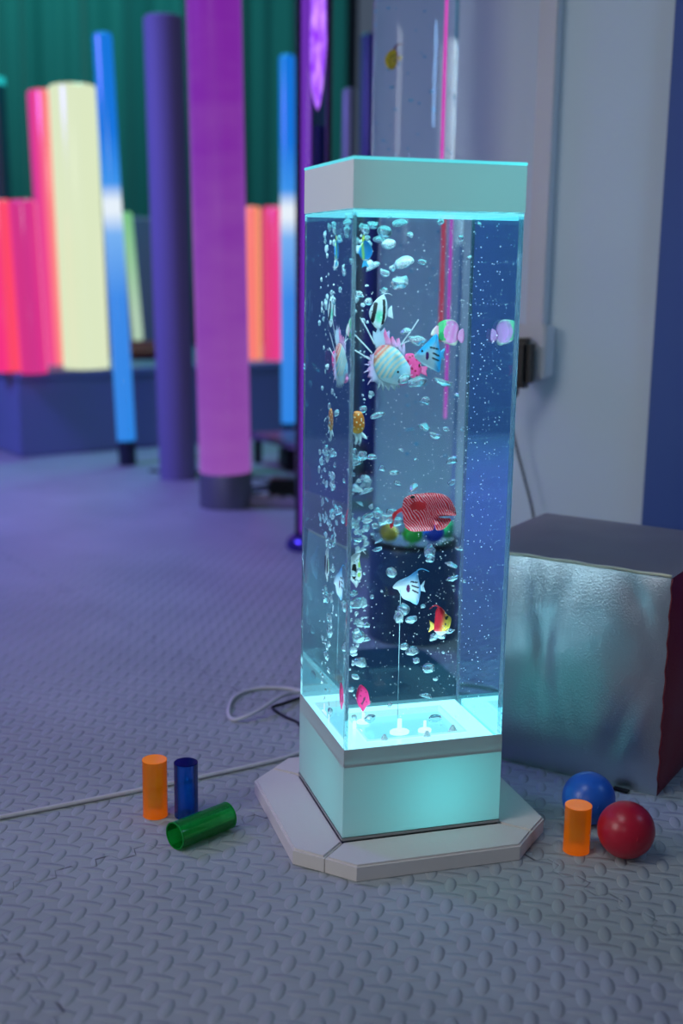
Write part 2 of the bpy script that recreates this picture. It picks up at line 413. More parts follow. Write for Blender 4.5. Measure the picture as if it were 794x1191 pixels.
def inpoly(x, y, P):
    r = False; j = len(P)-1
    for i in range(len(P)):
        if (P[i][1] > y) != (P[j][1] > y) and x < (P[j][0]-P[i][0])*(y-P[i][1])/(P[j][1]-P[i][1])+P[i][0]: r = not r
        j = i
    return r
def segd(x, y, a, b):
    dx, dy = b[0]-a[0], b[1]-a[1]; t = max(0, min(1, ((x-a[0])*dx+(y-a[1])*dy)/(dx*dx+dy*dy+1e-12)))
    return math.hypot(x-a[0]-t*dx, y-a[1]-t*dy)
def closed_spline(P, n=5):
    out = []; m = len(P)
    for i in range(m):
        p0, p1, p2, p3 = (V((*P[(i+k) % m], 0)) for k in (-1, 0, 1, 2))
        for k in range(n):
            t = k/n; q = .5*((2*p1)+(p2-p0)*t+(2*p0-5*p1+4*p2-p3)*t*t+(3*p1-p0-3*p2+p3)*t**3); out.append((q.x, q.y))
    return out

def fish_part(name, outline, color, k, c, parent, step, thick, round_=True, y_off=0):
    """outline in plan units (y down); k metres per unit; c plan centre; thick = half thickness in units"""
    P = closed_spline(outline) if round_ else list(outline)
    xs = [p[0] for p in P]; ys = [p[1] for p in P]
    pts = [V(p) for p in P]; nbd = len(pts)
    nx = int((max(xs)-min(xs))/step); ny = int((max(ys)-min(ys))/step)
    for j in range(ny+1):
        for i in range(nx+1):
            x = min(xs)+(i+.5*(j % 2))*step; y = min(ys)+j*step
            if inpoly(x, y, P) and min(segd(x, y, P[q], P[q-1]) for q in range(len(P))) > step*.5: pts.append(V((x, y)))
    res = delaunay_2d_cdt(pts, [(i, (i+1) % nbd) for i in range(nbd)], [], 1, 1e-5)
    vv, ff = res[0], res[2]
    dist = [min(segd(p.x, p.y, P[q], P[q-1]) for q in range(len(P))) for p in vv]
    rm = max(dist)
    bm = nb(); lay = bm.verts.layers.float_color.new('paint'); sides = []
    for sgn in (-1, 1):
        L = []
        for i, p in enumerate(vv):
            q = min(dist[i]/rm, 1); h = thick*math.sqrt(max(0, 1-(1-q)**2))
            if sgn == 1 and dist[i] < 1e-4: L.append(sides[0][i]); continue
            v = bm.verts.new(((p.x-c[0])*k, sgn*h*k+y_off, -(p.y-c[1])*k)); v[lay] = lin(color(p.x, p.y)); L.append(v)
        sides.append(L)
        for f in ff:
            try: bm.faces.new([L[i] for i in (f if sgn == -1 else f[::-1])])
            except ValueError: pass
    bmesh.ops.recalc_face_normals(bm, faces=bm.faces[:])
    return obj(name, bm, paint, parent, smooth=True)

def eye(parent, x, y, r, k, c, half):
    parent = next(ch for ch in parent.children if ch.name.startswith('body'))
    for s in (-1, 1):
        bm = nb(); bmesh.ops.create_uvsphere(bm, u_segments=14, v_segments=10, radius=r*k)
        bmesh.ops.scale(bm, verts=bm.verts, vec=(1, .6, 1)); bmesh.ops.translate(bm, verts=bm.verts, vec=((x-c[0])*k, s*half*k, -(y-c[1])*k))
        obj('eye', bm, eyem, parent, smooth=True)
def strand(name, parent, pts, r, k, c, col, r1=None, yo=0):
    bm = nb(); P = smoothpath([((x-c[0])*k, yo*k, -(y-c[1])*k) for x, y in pts], 5); tube(bm, P, r*k, 7, None if r1 is None else r1*k)
    lay = bm.verts.layers.float_color.new('paint')
    for v in bm.verts: v[lay] = lin(col)
    return obj(name, bm, paint, parent, smooth=True)
def mixc(a, b, t): t = max(0, min(1, t)); return tuple(x+(y-x)*t for x, y in zip(a, b))
def sst(a, b, x): t = max(0, min(1, (x-a)/(b-a))); return t*t*(3-2*t)
def ell(x, y, cx, cy, rx, ry): return ((x-cx)/rx)**2+((y-cy)/ry)**2
WH = (238, 243, 246); BK = (14, 16, 22)

# 1 striped tang, high on the left
k = .00105/3.97; c = (245, 127)
t = empty('toy_fish', (.0703-.0013, .150, .6403), 'white toy angelfish with black bands and pale green middle above the spiny lionfish', 'toy fish', 'toy fish in the tank')
def col(x, y):
    if abs(x-(262-.06*(y-120)**2/40)) < 7 and 75 < y < 185: return BK
    if segd(x, y, (222, 95), (208, 170)) < 9: return BK
    return mixc(WH, (120, 235, 190), 1-ell(x, y, 240, 150, 26, 34))
fish_part('body', [(245, 60), (262, 54), (275, 78), (280, 110), (278, 150), (262, 185), (240, 207), (215, 190), (199, 160), (194, 128), (210, 95), (227, 74)], col, k, c, t, 3.2, 15)
strand('dorsal_filament', t, [(250, 66), (262, 52), (280, 48), (302, 56)], 3, k, c, WH, 1.2)
fish_part('tail_fin', [(272, 128), (300, 100), (309, 160), (282, 150)], lambda x, y: WH, k, c, t, 3.5, 2.5, False)
eye(t, 206, 128, 4.5, k, c, 8)
# 2 blue and yellow fish under the cap
k = .00100/6.617; c = (430, 385)
t = empty('toy_fish', (.0378, .100, .709), 'round blue toy fish with yellow bands close under the tank cap', 'toy fish', 'toy fish in the tank')
fish_part('body', [(418, 300), (445, 306), (470, 335), (486, 375), (478, 415), (450, 445), (420, 452), (395, 432), (378, 400), (378, 365), (395, 330)], lambda x, y: mixc((40, 150, 215), (205, 225, 90), 1-abs(x-405-.1*(y-380))/16) if y < 440 else WH, k, c, t, 5, 26)
fish_part('tail_fin', [(415, 448), (435, 448), (462, 500), (430, 492), (400, 505)], lambda x, y: (90, 200, 235), k, c, t, 6, 3, False)
fish_part('dorsal_fin', [(405, 318), (400, 285), (412, 258), (430, 290), (440, 312)], lambda x, y: (215, 220, 110), k, c, t, 6, 3)
eye(t, 422, 342, 6, k, c, 18)
# 3 lionfish
k = .00105/3.97; c = (298, 377)
t = empty('toy_lionfish', (.076, .115, .5782), 'large spiny toy lionfish in pink, white and pale blue with striped side', 'toy fish', 'toy fish in the tank')
def col(x, y):
    d = math.hypot(x-395, y-470)
    base = (225, 238, 244)
    if x > 330 and y > 420: return mixc((245, 150, 205), base, ell(x, y, 352, 445, 40, 30)-.3)
    if y > 430 and x < 300: return (200, 232, 240)
    if d > 205: return mixc((244, 105, 120), (240, 160, 110), (235-d)/30) if math.sin(d*.42) > -.45 else (250, 215, 205)
    s = math.sin(d*.30)
    if d > 105: return (150, 215, 228) if s > .1 else (245, 228, 205)
    return mixc((170, 222, 240), base, ell(x, y, 330, 400, 45, 45)*.6)
fish_part('body', [(228, 300), (248, 286), (290, 288), (330, 310), (360, 345), (386, 385), (388, 425), (372, 452), (345, 466), (315, 464), (280, 455), (248, 440), (225, 410), (212, 370), (214, 330)], col, k, c, t, 4, 40)
eye(t, 320, 403, 9, k, c, 35)
fish_part('mouth', [(330, 440), (355, 428), (378, 432), (384, 448), (366, 462), (340, 464)], lambda x, y: (246, 150, 200), k, c, t, 6, 22, y_off=-.004)
pk = lambda x, y: mixc((240, 175, 225), (215, 225, 245), sst(180, 235, x))
fish_part('side_fin', [(236, 300), (212, 325), (195, 330), (200, 350), (186, 362), (196, 378), (182, 394), (194, 408), (186, 428), (202, 432), (204, 450), (222, 448), (236, 462), (248, 440), (225, 380)], pk, k, c, t, 5, 6, False)
fish_part('tail_fin', [(222, 300), (206, 255), (208, 222), (222, 232), (232, 205), (244, 228), (262, 208), (266, 235), (284, 222), (290, 292)], lambda x, y: mixc((225, 235, 250), (220, 190, 235), sst(250, 290, x)), k, c, t, 6, 4, False)
for P in ([(262, 290), (252, 235), (262, 212), (290, 262), (300, 292)], [(296, 294), (290, 255), (300, 246), (320, 280), (326, 306)], [(322, 302), (318, 260), (332, 254), (344, 300), (346, 322)], [(342, 318), (346, 280), (358, 276), (362, 310), (362, 345)]):
    fish_part('dorsal_fin', P, lambda x, y: mixc((244, 120, 175), (235, 215, 245), sst(235, 315, y)), k, c, t, 6, 5, False)
fish_part('belly_fin', [(225, 425), (238, 452), (232, 490), (250, 466), (262, 492), (270, 468), (288, 492), (296, 468), (318, 492), (322, 466), (338, 482), (342, 460), (290, 440)], lambda x, y: (232, 244, 248), k, c, t, 5, 7, False)
for s in ([(148, 165), (180, 215), (216, 282)], [(122, 238), (160, 275), (206, 322)], [(120, 305), (155, 325), (200, 352)], [(420, 174), (385, 225), (332, 296)], [(388, 266), (360, 275), (320, 296)]):
    strand('spine', t, s, 3.2, k, c, WH, 3.6)
for s in ([(196, 345), (178, 335)], [(192, 375), (172, 372)], [(190, 400), (170, 408)], [(204, 440), (188, 462)], [(375, 405), (392, 375)], [(378, 430), (400, 420)]):
    strand('spine', t, [s[0], ((s[0][0]+s[1][0])/2, (s[0][1]+s[1][1])/2-2), s[1]], 4, k, c, (240, 215, 240), 1.4)
# 4 hot pink spotted fish behind it
k = .00110/3.97; c = (410, 375)
t = empty('toy_fish', (.1249, .185, .5734), 'hot pink toy fish with dark spots half hidden behind the lionfish', 'toy fish', 'toy fish in the tank')
dots = [(378, 338), (392, 332), (412, 348), (390, 388), (405, 398), (425, 378), (370, 355), (440, 392), (415, 420)]
fish_part('body', [(348, 345), (365, 324), (395, 322), (424, 344), (437, 376), (435, 405), (424, 428), (395, 430), (370, 410), (352, 380)], lambda x, y: (150, 20, 60) if any(math.hypot(x-a, y-b) < 5.5 for a, b in dots) else (252, 88, 158), k, c, t, 3, 18)
fish_part('tail_fin', [(432, 380), (470, 378), (462, 402), (468, 425), (434, 410)], lambda x, y: (252, 120, 175), k, c, t, 5, 4, False)
eye(t, 425, 372, 5, k, c, 14)
# 5 blue fish with three black bars
k = .00103/3.97; c = (477, 316)
t = empty('toy_fish', (.1117, .070, .5956), 'blue and white toy angelfish with short black bars beside the lionfish', 'toy fish', 'toy fish in the tank')
def col(x, y):
    for a, b in (((474, 292), (512, 301)), ((488, 318), (516, 331)), ((486, 340), (515, 352))):
        if segd(x, y, a, b) < 4: return BK
    if ell(x, y, 460, 330, 8, 18) < 1: return (70, 20, 90)
    e_ = min(segd(x, y, (525, 250), (525, 405)), segd(x, y, (430, 300), (505, 236)))
    return mixc((35, 165, 225), (225, 242, 248), sst(2, 40, e_))
fish_part('body', [(402, 326), (420, 310), (440, 290), (468, 264), (497, 236), (510, 238), (518, 275), (524, 305), (532, 340), (530, 375), (523, 405), (490, 390), (455, 375), (425, 355), (405, 338)], col, k, c, t, 3, 17)
fish_part('tail_fin', [(522, 312), (548, 296), (542, 325), (548, 352), (524, 340)], lambda x, y: (90, 190, 235), k, c, t, 5, 3, False)
eye(t, 436, 309, 5, k, c, 11)
# 6 pink and green discus
k = .00108/3.97; c = (565, 222)
t = empty('toy_fish', (.1603, .160, .6155), 'round pale pink toy fish with green collar near the right tank wall', 'toy fish', 'toy fish in the tank')
def col(x, y):
    if x < 512-.0*y: return mixc((235, 225, 210), (250, 170, 200), sst(485, 512, x)) if y > 195 else (60, 70, 60)
    r = ell(x, y, 572, 222, 44, 50)
    if x < 548 and r > .72 and y < 262: return (40, 150, 90) if x < 536 else (90, 190, 120)
    if r > 1.02: return (240, 245, 225)
    return mixc((250, 175, 222), (238, 140, 205), .5+.5*math.sin(x*.2+y*.05))
fish_part('body', [(478, 235), (486, 214), (502, 196), (520, 178), (548, 168), (580, 168), (602, 182), (612, 208), (606, 240), (608, 265), (596, 283), (570, 280), (540, 268), (518, 256), (494, 244)], col, k, c, t, 3, 18)
fish_part('tail_fin', [(602, 228), (630, 208), (639, 230), (638, 262), (624, 272), (602, 246)], lambda x, y: (248, 170, 220), k, c, t, 4, 4)
eye(t, 494, 222, 4.5, k, c, 7)
# 7 orange jelly-like fish with white streamers
k = .00105/2.836; c = (210, 388)
t = empty('toy_fish', (.0336, .110, .508), 'amber spotted toy fish with trailing white streamers beside the front tank corner', 'toy fish', 'toy fish in the tank')
dots = [(200, 360), (212, 352), (222, 366), (206, 376), (218, 384), (230, 378), (198, 392), (212, 398), (226, 396)]
fish_part('body', [(193, 352), (205, 341), (222, 344), (233, 362), (235, 390), (226, 410), (206, 414), (192, 402), (187, 378)], lambda x, y: (255, 240, 190) if any(math.hypot(x-a, y-b) < 2.6 for a, b in dots) else mixc((205, 120, 40), (225, 175, 60), sst(380, 412, y)), k, c, t, 1.7, 12)
for P in ([(198, 405), (205, 430), (206, 450), (214, 438), (214, 408)], [(210, 408), (216, 436), (224, 446), (226, 424), (222, 408)], [(220, 404), (236, 416), (246, 432), (236, 430), (222, 420)], [(192, 398), (186, 414), (178, 424), (192, 418), (202, 410)]):
    fish_part('streamer', P, lambda x, y: (225, 244, 246), k, c, t, 3, 2.2)
eye(t, 198, 348, 2.2, k, c, 5)
# 8 red discus with white maze lines
k = .00108/4.9625; c = (500, 322)
t = empty('toy_discus', (.117+.0008, .080, .4053), 'large red toy fish covered in fine white maze lines mid tank', 'toy fish', 'toy fish in the tank')
def col(x, y):
    if ell(x, y, 430, 283, 46, 25) < 1: return (222, 38, 48)
    w = noise.noise(V((x*.012, y*.012, 3)))*2.4+noise.noise(V((x*.035, y*.035, 8)))*1.2
    ang = .62+.010*(x-480)*.12
    s = math.sin((x*math.sin(ang)-y*math.cos(ang))*.34*-1 + w*2.2 + .9*math.sin(x*.05+y*.03))
    return mixc((232, 8, 44), (250, 205, 215), sst(.5, .92, s))
fish_part('body', [(352, 262), (362, 240), (390, 226), (440, 219), (520, 218), (578, 226), (620, 250), (650, 290), (667, 345), (640, 352), (580, 352), (560, 356), (585, 362), (635, 368), (625, 395), (602, 420), (572, 432), (548, 426), (540, 398), (530, 428), (470, 432), (412, 430), (376, 412), (360, 382), (354, 340), (346, 318), (348, 288)], col, k, c, t, 3.0, 46)
fish_part('chest_fin', [(352, 292), (350, 312), (322, 328), (304, 360), (296, 402), (279, 400), (284, 352), (308, 312)], lambda x, y: (238, 50, 62), k, c, t, 6, 8)
bm = nb(); bmesh.ops.create_uvsphere(bm, u_segments=14, v_segments=8, radius=k*14); bmesh.ops.scale(bm, verts=bm.verts, vec=(1, .5, .55)); bmesh.ops.translate(bm, verts=bm.verts, vec=((400-c[0])*k, -k*27, -(233-c[1])*k)); obj('eye', bm, eyem, t.children[0], smooth=True)
# 9 white angelfish with black oval by the front corner
k = .00109/3.781; c = (238, 159)
t = empty('toy_fish', (.0367, .120, .3315), 'white toy angelfish with black ovals and green stripe below the amber fish', 'toy fish', 'toy fish in the tank')
def col(x, y):
    if ell(x, y, 230, 165, 11, 36) < 1: return BK
    if x < 214: return BK if 120 < y < 195 else WH
    if segd(x, y, (256, 118), (252, 185)) < 7: return (190, 235, 130)
    return WH
fish_part('body', [(214, 112), (228, 95), (245, 87), (260, 92), (256, 112), (262, 150), (268, 190), (256, 215), (245, 240), (232, 222), (215, 200), (206, 165), (207, 132)], col, k, c, t, 2.6, 15)
strand('dorsal_filament', t, [(246, 94), (254, 82), (268, 80), (284, 96)], 3.6, k, c, WH, 1.2)
eye(t, 214, 140, 3, k, c, 7)
# 10 pale blue angelfish
k = .00112/3.781; c = (484, 238)
t = empty('toy_fish', (.1159, .145, .2994), 'pale blue toy angelfish with curled top fin and purple spot low in tank', 'toy fish', 'toy fish in the tank')
def col(x, y):
    for a, b in (((480, 211), (508, 217)), ((484, 228), (514, 240)), ((486, 248), (512, 262))):
        if segd(x, y, a, b) < 3.2: return (40, 40, 60)
    if ell(x, y, 467, 240, 8, 17) < 1: return (95, 30, 90)
    return mixc((232, 240, 248), (70, 160, 220), max(sst(230, 165, y), sst(505, 530, x)*.8, sst(275, 315, y)*.6))
fish_part('body', [(402, 232), (414, 216), (430, 205), (470, 190), (508, 168), (516, 198), (526, 240), (526, 275), (513, 316), (480, 300), (450, 286), (435, 264), (424, 246), (408, 240)], col, k, c, t, 2.8, 17)
strand('dorsal_filament', t, [(500, 180), (512, 166), (532, 161), (562, 174)], 4, k, c, (90, 175, 225), 1.4)
fish_part('tail_fin', [(522, 236), (545, 211), (541, 238), (549, 263), (525, 256)], lambda x, y: (215, 235, 246), k, c, t, 4, 3, False)
eye(t, 446, 222, 4, k, c, 11)
# 11 red and yellow fish
k = .00111/3.781; c = (612, 397)
t = empty('toy_fish', (.138, .080, .2645), 'red and yellow toy fish with white belly low on the right of tank', 'toy fish', 'toy fish in the tank')
def col(x, y):
    if ell(x, y, 634, 372, 7, 8) < 1 or ell(x, y, 630, 398, 4, 6) < 1: return (60, 70, 60)
    if y > 428: return (245, 240, 240)
    return mixc((205, 25, 50), (250, 225, 90), sst(600, 640, x+.25*(y-380)))
fish_part('body', [(590, 338), (605, 324), (625, 340), (640, 360), (659, 378), (656, 410), (642, 436), (616, 452), (596, 440), (583, 420), (586, 380)], col, k, c, t, 2.6, 18)
strand('dorsal_filament', t, [(608, 332), (596, 320), (580, 319), (562, 332)], 4, k, c, (205, 40, 60), 1.5)
fish_part('tail_fin', [(588, 400), (561, 378), (567, 405), (560, 432), (588, 418)], lambda x, y: (250, 225, 110), k, c, t, 4, 3, False)
eye(t, 641, 368, 3.4, k, c, 11)
# 12 pink fish at the bottom
k = .00108/3.781; c = (272, 718)
t = empty('toy_fish', (.0309+.001, .045, .1886), 'bright pink toy fish nose up just above the lit tank bottom', 'toy fish', 'toy fish in the tank')
dots = [(262, 690), (282, 698), (258, 712), (284, 740), (262, 745)]
fish_part('body', [(249, 680), (260, 665), (280, 680), (295, 705), (301, 745), (288, 764), (274, 786), (262, 770), (249, 750), (242, 715)], lambda x, y: (70, 15, 50) if segd(x, y, (276, 722), (266, 748)) < 4 or any(math.hypot(x-a, y-b) < 3 for a, b in dots) else (245, 62, 140), k, c, t, 2.8, 15)
fish_part('side_fin', [(282, 730), (302, 735), (304, 756), (288, 756)], lambda x, y: (250, 130, 180), k, c, t, 4, 4)
eye(t, 260, 684, 3.4, k, c, 8)

# ------------------------------------------------------------------ air bubbles
def air_mat(name, froth):
    m, nt, out = newmat(name)
    g = nt.nodes.new('ShaderNodeBsdfGlass'); g.inputs['IOR'].default_value = .75; g.inputs['Roughness'].default_value = 0
    d = nt.nodes.new('ShaderNodeBsdfTranslucent'); d2 = nt.nodes.new('ShaderNodeBsdfDiffuse'); a = nt.nodes.new('ShaderNodeMixShader'); mx = nt.nodes.new('ShaderNodeMixShader')
    for q in (d, d2): q.inputs[0].default_value = (.85, .97, 1, 1)
    mx.inputs[0].default_value = froth
    nt.links.new(d.outputs[0], a.inputs[1]); nt.links.new(d2.outputs[0], a.inputs[2]); nt.links.new(g.outputs[0], mx.inputs[1]); nt.links.new(a.outputs[0], mx.inputs[2])
    nt.links.new(mx.outputs[0], out.inputs[0]); return m
air = air_mat('air_in_water', .14); froth = air_mat('frothy_air_in_water', .40)
random.seed(11)
protos = []
for i in range(7):
    bm = nb(); bmesh.ops.create_icosphere(bm, subdivisions=3, radius=1)
    sd_ = V((i*7.1, 3.3*i, 1.7))
    am = .12+.42*(i % 4)/3
    for v in bm.verts:
        d = v.co.normalized(); h = 1+am*noise.noise(d*1.3+sd_)+.4*am*noise.noise(d*2.9+sd_)
        v.co = d*h
        if i in (1, 4) and v.co.z < 0: v.co.z *= .35
        if i == 5: v.co.z += .35*v.co.x*v.co.x
    me = bpy.data.meshes.new('air_bubble'); bm.to_mesh(me); bm.free(); me.materials.append(air)
    for p in me.polygons: p.use_smooth = True
    protos.append(me)
froths = []
for me in protos:
    m2 = me.copy(); m2.materials[0] = froth; froths.append(m2)
def bubble(loc, rx, rz, lab, grp, rot=0):
    o = bpy.data.objects.new('air_bubble', random.choice(froths if 'stream' in grp else protos)); C.objects.link(o)
    o.location = loc; o.scale = (rx, (rx+rz)/2, rz); o.rotation_euler = (random.uniform(-.3, .3), rot, random.uniform(0, 6.28))
    tag(o, lab, 'air bubble', grp)
BUB = [[0.0795,0.1034,0.7405,0.01092,0.0055],[0.0523,0.1283,0.7393,0.00728,0.004],[0.0549,0.0788,0.731,0.00832,0.006],[0.0566,0.11,0.7218,0.00832,0.005],[0.0506,0.0396,0.7174,0.00728,0.005],[0.0406,0.1134,0.7331,0.00416,0.004],[0.051,0.1143,0.6916,0.00832,0.005],[0.0692,0.0388,0.6961,0.0104,0.0075],[0.0647,0.0391,0.6753,0.0104,0.0065],[0.1126,0.1199,0.6983,0.0052,0.003],[0.163,0.0905,0.704,0.00312,0.0025],[0.1153,0.0549,0.7434,0.00364,0.003],[0.1677,0.072,0.742,0.0026,0.0025],[0.2278,0.1178,0.7461,0.00364,0.003],[0.2086,0.1113,0.6846,0.00364,0.0025],[0.1562,0.1068,0.7266,0.0026,0.0025],[0.0338,0.1137,0.661,0.00416,0.0035],[0.0463,0.1173,0.6522,0.0052,0.004],[0.0641,0.0925,0.7476,0.0026,0.002],[0.0758,0.0402,0.7282,0.00312,0.0025],[0.0846,0.0822,0.6189,0.00728,0.004],[0.0922,0.0581,0.6101,0.00832,0.0045],[0.0631,0.1098,0.6653,0.00468,0.003],[0.0386,0.1022,0.7021,0.00468,0.0035],[0.0594,0.0927,0.6851,0.00572,0.0035],[0.0728,0.109,0.6909,0.00364,0.003],[0.0936,0.0543,0.563,0.0104,0.005],[0.1395,0.1111,0.5574,0.013,0.0035],[0.1188,0.1091,0.5362,0.00572,0.004],[0.1369,0.0366,0.5478,0.00364,0.0025],[0.1138,0.0951,0.5056,0.00936,0.004],[0.1104,0.0351,0.5015,0.00676,0.003],[0.1462,0.0778,0.4673,0.00624,0.004],[0.1346,0.0721,0.5053,0.00364,0.0025],[0.1494,0.0523,0.5069,0.00208,0.002],[0.0593,0.1114,0.5186,0.00832,0.0045],[0.0449,0.1282,0.5256,0.00468,0.004],[0.0527,0.1111,0.4683,0.00624,0.005],[0.0729,0.0477,0.4841,0.00364,0.002],[0.1038,0.0944,0.4666,0.00312,0.002],[0.0716,0.0731,0.4547,0.00624,0.003],[0.0701,0.128,0.4533,0.00416,0.003],[0.0464,0.1082,0.4283,0.00936,0.004],[0.0939,0.0622,0.4388,0.00728,0.002],[0.0839,0.103,0.4381,0.00468,0.0025],[0.1462,0.0781,0.4401,0.00468,0.003],[0.0514,0.1177,0.3952,0.00936,0.005],[0.0621,0.1083,0.4003,0.00728,0.0045],[0.053,0.0362,0.4052,0.00832,0.006],[0.08,0.1143,0.3998,0.00728,0.005],[0.0568,0.103,0.3866,0.0052,0.0035],[0.086,0.1068,0.39,0.00728,0.005],[0.0408,0.1129,0.3784,0.00468,0.003],[0.0424,0.1333,0.3654,0.0052,0.0025],[0.0564,0.114,0.3743,0.00312,0.0025],[0.0688,0.1328,0.3621,0.0052,0.0025],[0.084,0.0823,0.5642,0.00832,0.0045],[0.0402,0.1084,0.4721,0.00624,0.005],[0.038,0.1259,0.4618,0.00624,0.006],[0.0319,0.1236,0.4727,0.0052,0.005],[0.1254,0.0932,0.3539,0.00676,0.0065],[0.1205,0.0744,0.3477,0.00572,0.004],[0.1426,0.0539,0.3426,0.00832,0.0025],[0.1547,0.0895,0.3184,0.00624,0.003],[0.064,0.0441,0.3394,0.00676,0.005],[0.0658,0.1242,0.3539,0.00468,0.0025],[0.039,0.1222,0.2877,0.00884,0.006],[0.0566,0.1132,0.297,0.0026,0.0025],[0.0541,0.1279,0.2581,0.00468,0.003],[0.0384,0.1068,0.2484,0.0078,0.007],[0.05,0.1137,0.2417,0.00676,0.004],[0.0954,0.1028,0.2802,0.0078,0.0065],[0.0809,0.0673,0.2798,0.00468,0.007],[0.1039,0.0956,0.268,0.0078,0.004],[0.1168,0.0871,0.2864,0.00416,0.002],[0.1113,0.115,0.2213,0.0078,0.0075],[0.1347,0.1193,0.1982,0.00884,0.0055],[0.138,0.0965,0.1887,0.00312,0.002],[0.0461,0.1283,0.2098,0.00728,0.0075],[0.0356,0.1054,0.1984,0.0052,0.003],[0.1429,0.0956,0.2466,0.0078,0.005],[0.1371,0.107,0.2412,0.00468,0.004],[0.1465,0.0691,0.2564,0.00468,0.003],[0.1221,0.082,0.1712,0.00728,0.004],[0.0581,0.1168,0.1387,0.00832,0.0045],[0.1451,0.1165,0.1308,0.00884,0.005],[0.0701,0.062,0.1698,0.00312,0.0025],[0.1395,0.0692,0.2294,0.00208,0.002],[0.1463,0.0351,0.3657,0.00416,0.002],[0.1651,0.0707,0.3179,0.00208,0.002],[0.0355,0.1221,0.3009,0.00468,0.0035],[0.0524,0.1327,0.1622,0.00312,0.0025],[0.0363,0.1323,0.175,0.00416,0.003],[0.0873,0.0628,0.2425,0.00468,0.004],[0.1183,0.1191,0.2097,0.00468,0.0035]]
for x, y, z, rx, rz in BUB:
    bubble((x, y, z), rx*1.12, rz*1.12, 'clear glassy air bubble rising between the toy fish in the tank', 'air bubbles between the toy fish', random.uniform(-.45, .45))
for i in range(165):
    z = random.uniform(.15, .735); f = (z-.15)/.6
    cx = .032+.006*math.sin(z*23); cyy = .095+.045*f+.012*math.sin(z*31+1)
    s = random.choice((1, 1, 1.3, 1.7, 2.4, 3.2))*.00112
    bubble((min(max(cx+random.gauss(0, .010), .010), .085), cyy+random.gauss(0, .012), z), s*random.uniform(.9, 1.7), s*random.uniform(.8, 1.5), 'small silvery air bubble in the bubble stream at the left of the tank', 'air bubbles in the left stream', random.uniform(-.6, .6))
for i in range(30):
    z = random.choice((random.uniform(.695, .74), random.uniform(.43, .47), random.uniform(.375, .41)))
    bubble((random.uniform(.028, .055), random.uniform(.09, .15), z), random.uniform(.003, .006), random.uniform(.003, .005), 'large wobbly air bubble clustered in the left stream of the tank', 'large bubbles in the left stream', random.uniform(-.6, .6))
# fine fizz nobody could count
bm = nb()
for i in range(1500):
    r = random.uniform(.00028, .0008)
    p = V((random.uniform(.008, .192), random.uniform(.008, .19), random.uniform(.14, .745)))
    if random.random() < .35: p.x = random.uniform(.13, .192)
    mt = Matrix.Translation(p) @ Matrix.Scale(r, 4)
    bmesh.ops.create_icosphere(bm, subdivisions=1, radius=1, matrix=mt)
o = obj('bubble_fizz', bm, pm('white_microbubble', (240, 250, 250), .2), smooth=True)
tag(o, 'fine fizz of specks drifting through the tank water', 'bubbles'); o['kind'] = 'stuff'

# ------------------------------------------------------------------ silver cube
cr = empty('soft_cube', (.457, .056, 0), 'soft play cube with silver side, grey top and red side behind the balls', 'soft cube')
D = V((-.66, .75, 0)).normalized(); E = V((.75, .66, 0)).normalized(); S = .302
def cube_pt(a, b, h): return D*a*S + E*b*S + V((0, 0, h*S))
def panel(name, fn, nrm, mat, n=48, wr=None, bulge=.010, label=None):
    bm = nb(); g = []
    for j in range(n+1):
        row = []
        for i in range(n+1):
            s, t_ = i/n, j/n; p = fn(s, t_)
            bl = bulge*(1-(2*s-1)**4)*(1-(2*t_-1)**4)
            if wr: bl += wr(s, t_)*min(1, 4*min(s, 1-s, t_, 1-t_))
            q = p+nrm*bl
            # soft rounded corners
            ctr = V((0, 0, S/2))+D*S/2+E*S/2
            d = q-ctr; l = max(abs(d.dot(D)), abs(d.dot(E)), abs(d.z))
            two = sorted((abs(d.dot(D)), abs(d.dot(E)), abs(d.z)))
            q = ctr+d*(1-.020*max(0, (two[0]-.10*S*5)/(S*.5)+.0) if two[0] > .46*S else 1)
            row.append(bm.verts.new(q))
        g.append(row)
    for j in range(n):
        for i in range(n): bm.faces.new((g[j][i], g[j][i+1], g[j+1][i+1], g[j+1][i]))
    bmesh.ops.recalc_face_normals(bm, faces=bm.faces[:])
    o = obj(name, bm, mat, cr, smooth=True, label=label); return o
def silver_mat():
    m, nt, out = newmat('silver_vinyl')
    b = nt.nodes.new('ShaderNodeBsdfPrincipled'); b.inputs['Metallic'].default_value = .95; b.inputs['Roughness'].default_value = .30
    b.inputs['Base Color'].default_value = lin((190, 198, 206))
    tc = nt.nodes.new('ShaderNodeTexCoord'); n1 = nt.nodes.new('ShaderNodeTexNoise'); n1.inputs['Scale'].default_value = 420; n1.inputs['Detail'].default_value = 3
    nt.links.new(tc.outputs['Object'], n1.inputs['Vector']); bp = nt.nodes.new('ShaderNodeBump'); bp.inputs['Distance'].default_value = .0009; bp.inputs['Strength'].default_value = .8
    nt.links.new(n1.outputs[0], bp.inputs['Height']); nt.links.new(bp.outputs[0], b.inputs['Normal'])
    nt.links.new(b.outputs[0], out.inputs[0]); return m
def wr_s(s, t_):
    # s: from the right edge to the left, t: up
    w = 0
    for (a, b0, dr, wd, am) in ((.18, .98, -1.1, .055, .007), (.45, 1.0, .55, .05, .005), (.62, 1.0, -.35, .045, .005), (.82, 1.0, .9, .06, .006), (.3, .0, 1.0, .06, .005)):
        L = (t_-b0); x = s-(a+dr*L*-1*.45); f = math.exp(-(x/wd)**2)*math.exp(-abs(L)*1.5)
        w -= am*f
    return w*1.25+.004*noise.noise(V((s*2.5, t_*2.5, 1)))+.0010*noise.noise(V((s*9, t_*7, 5)))
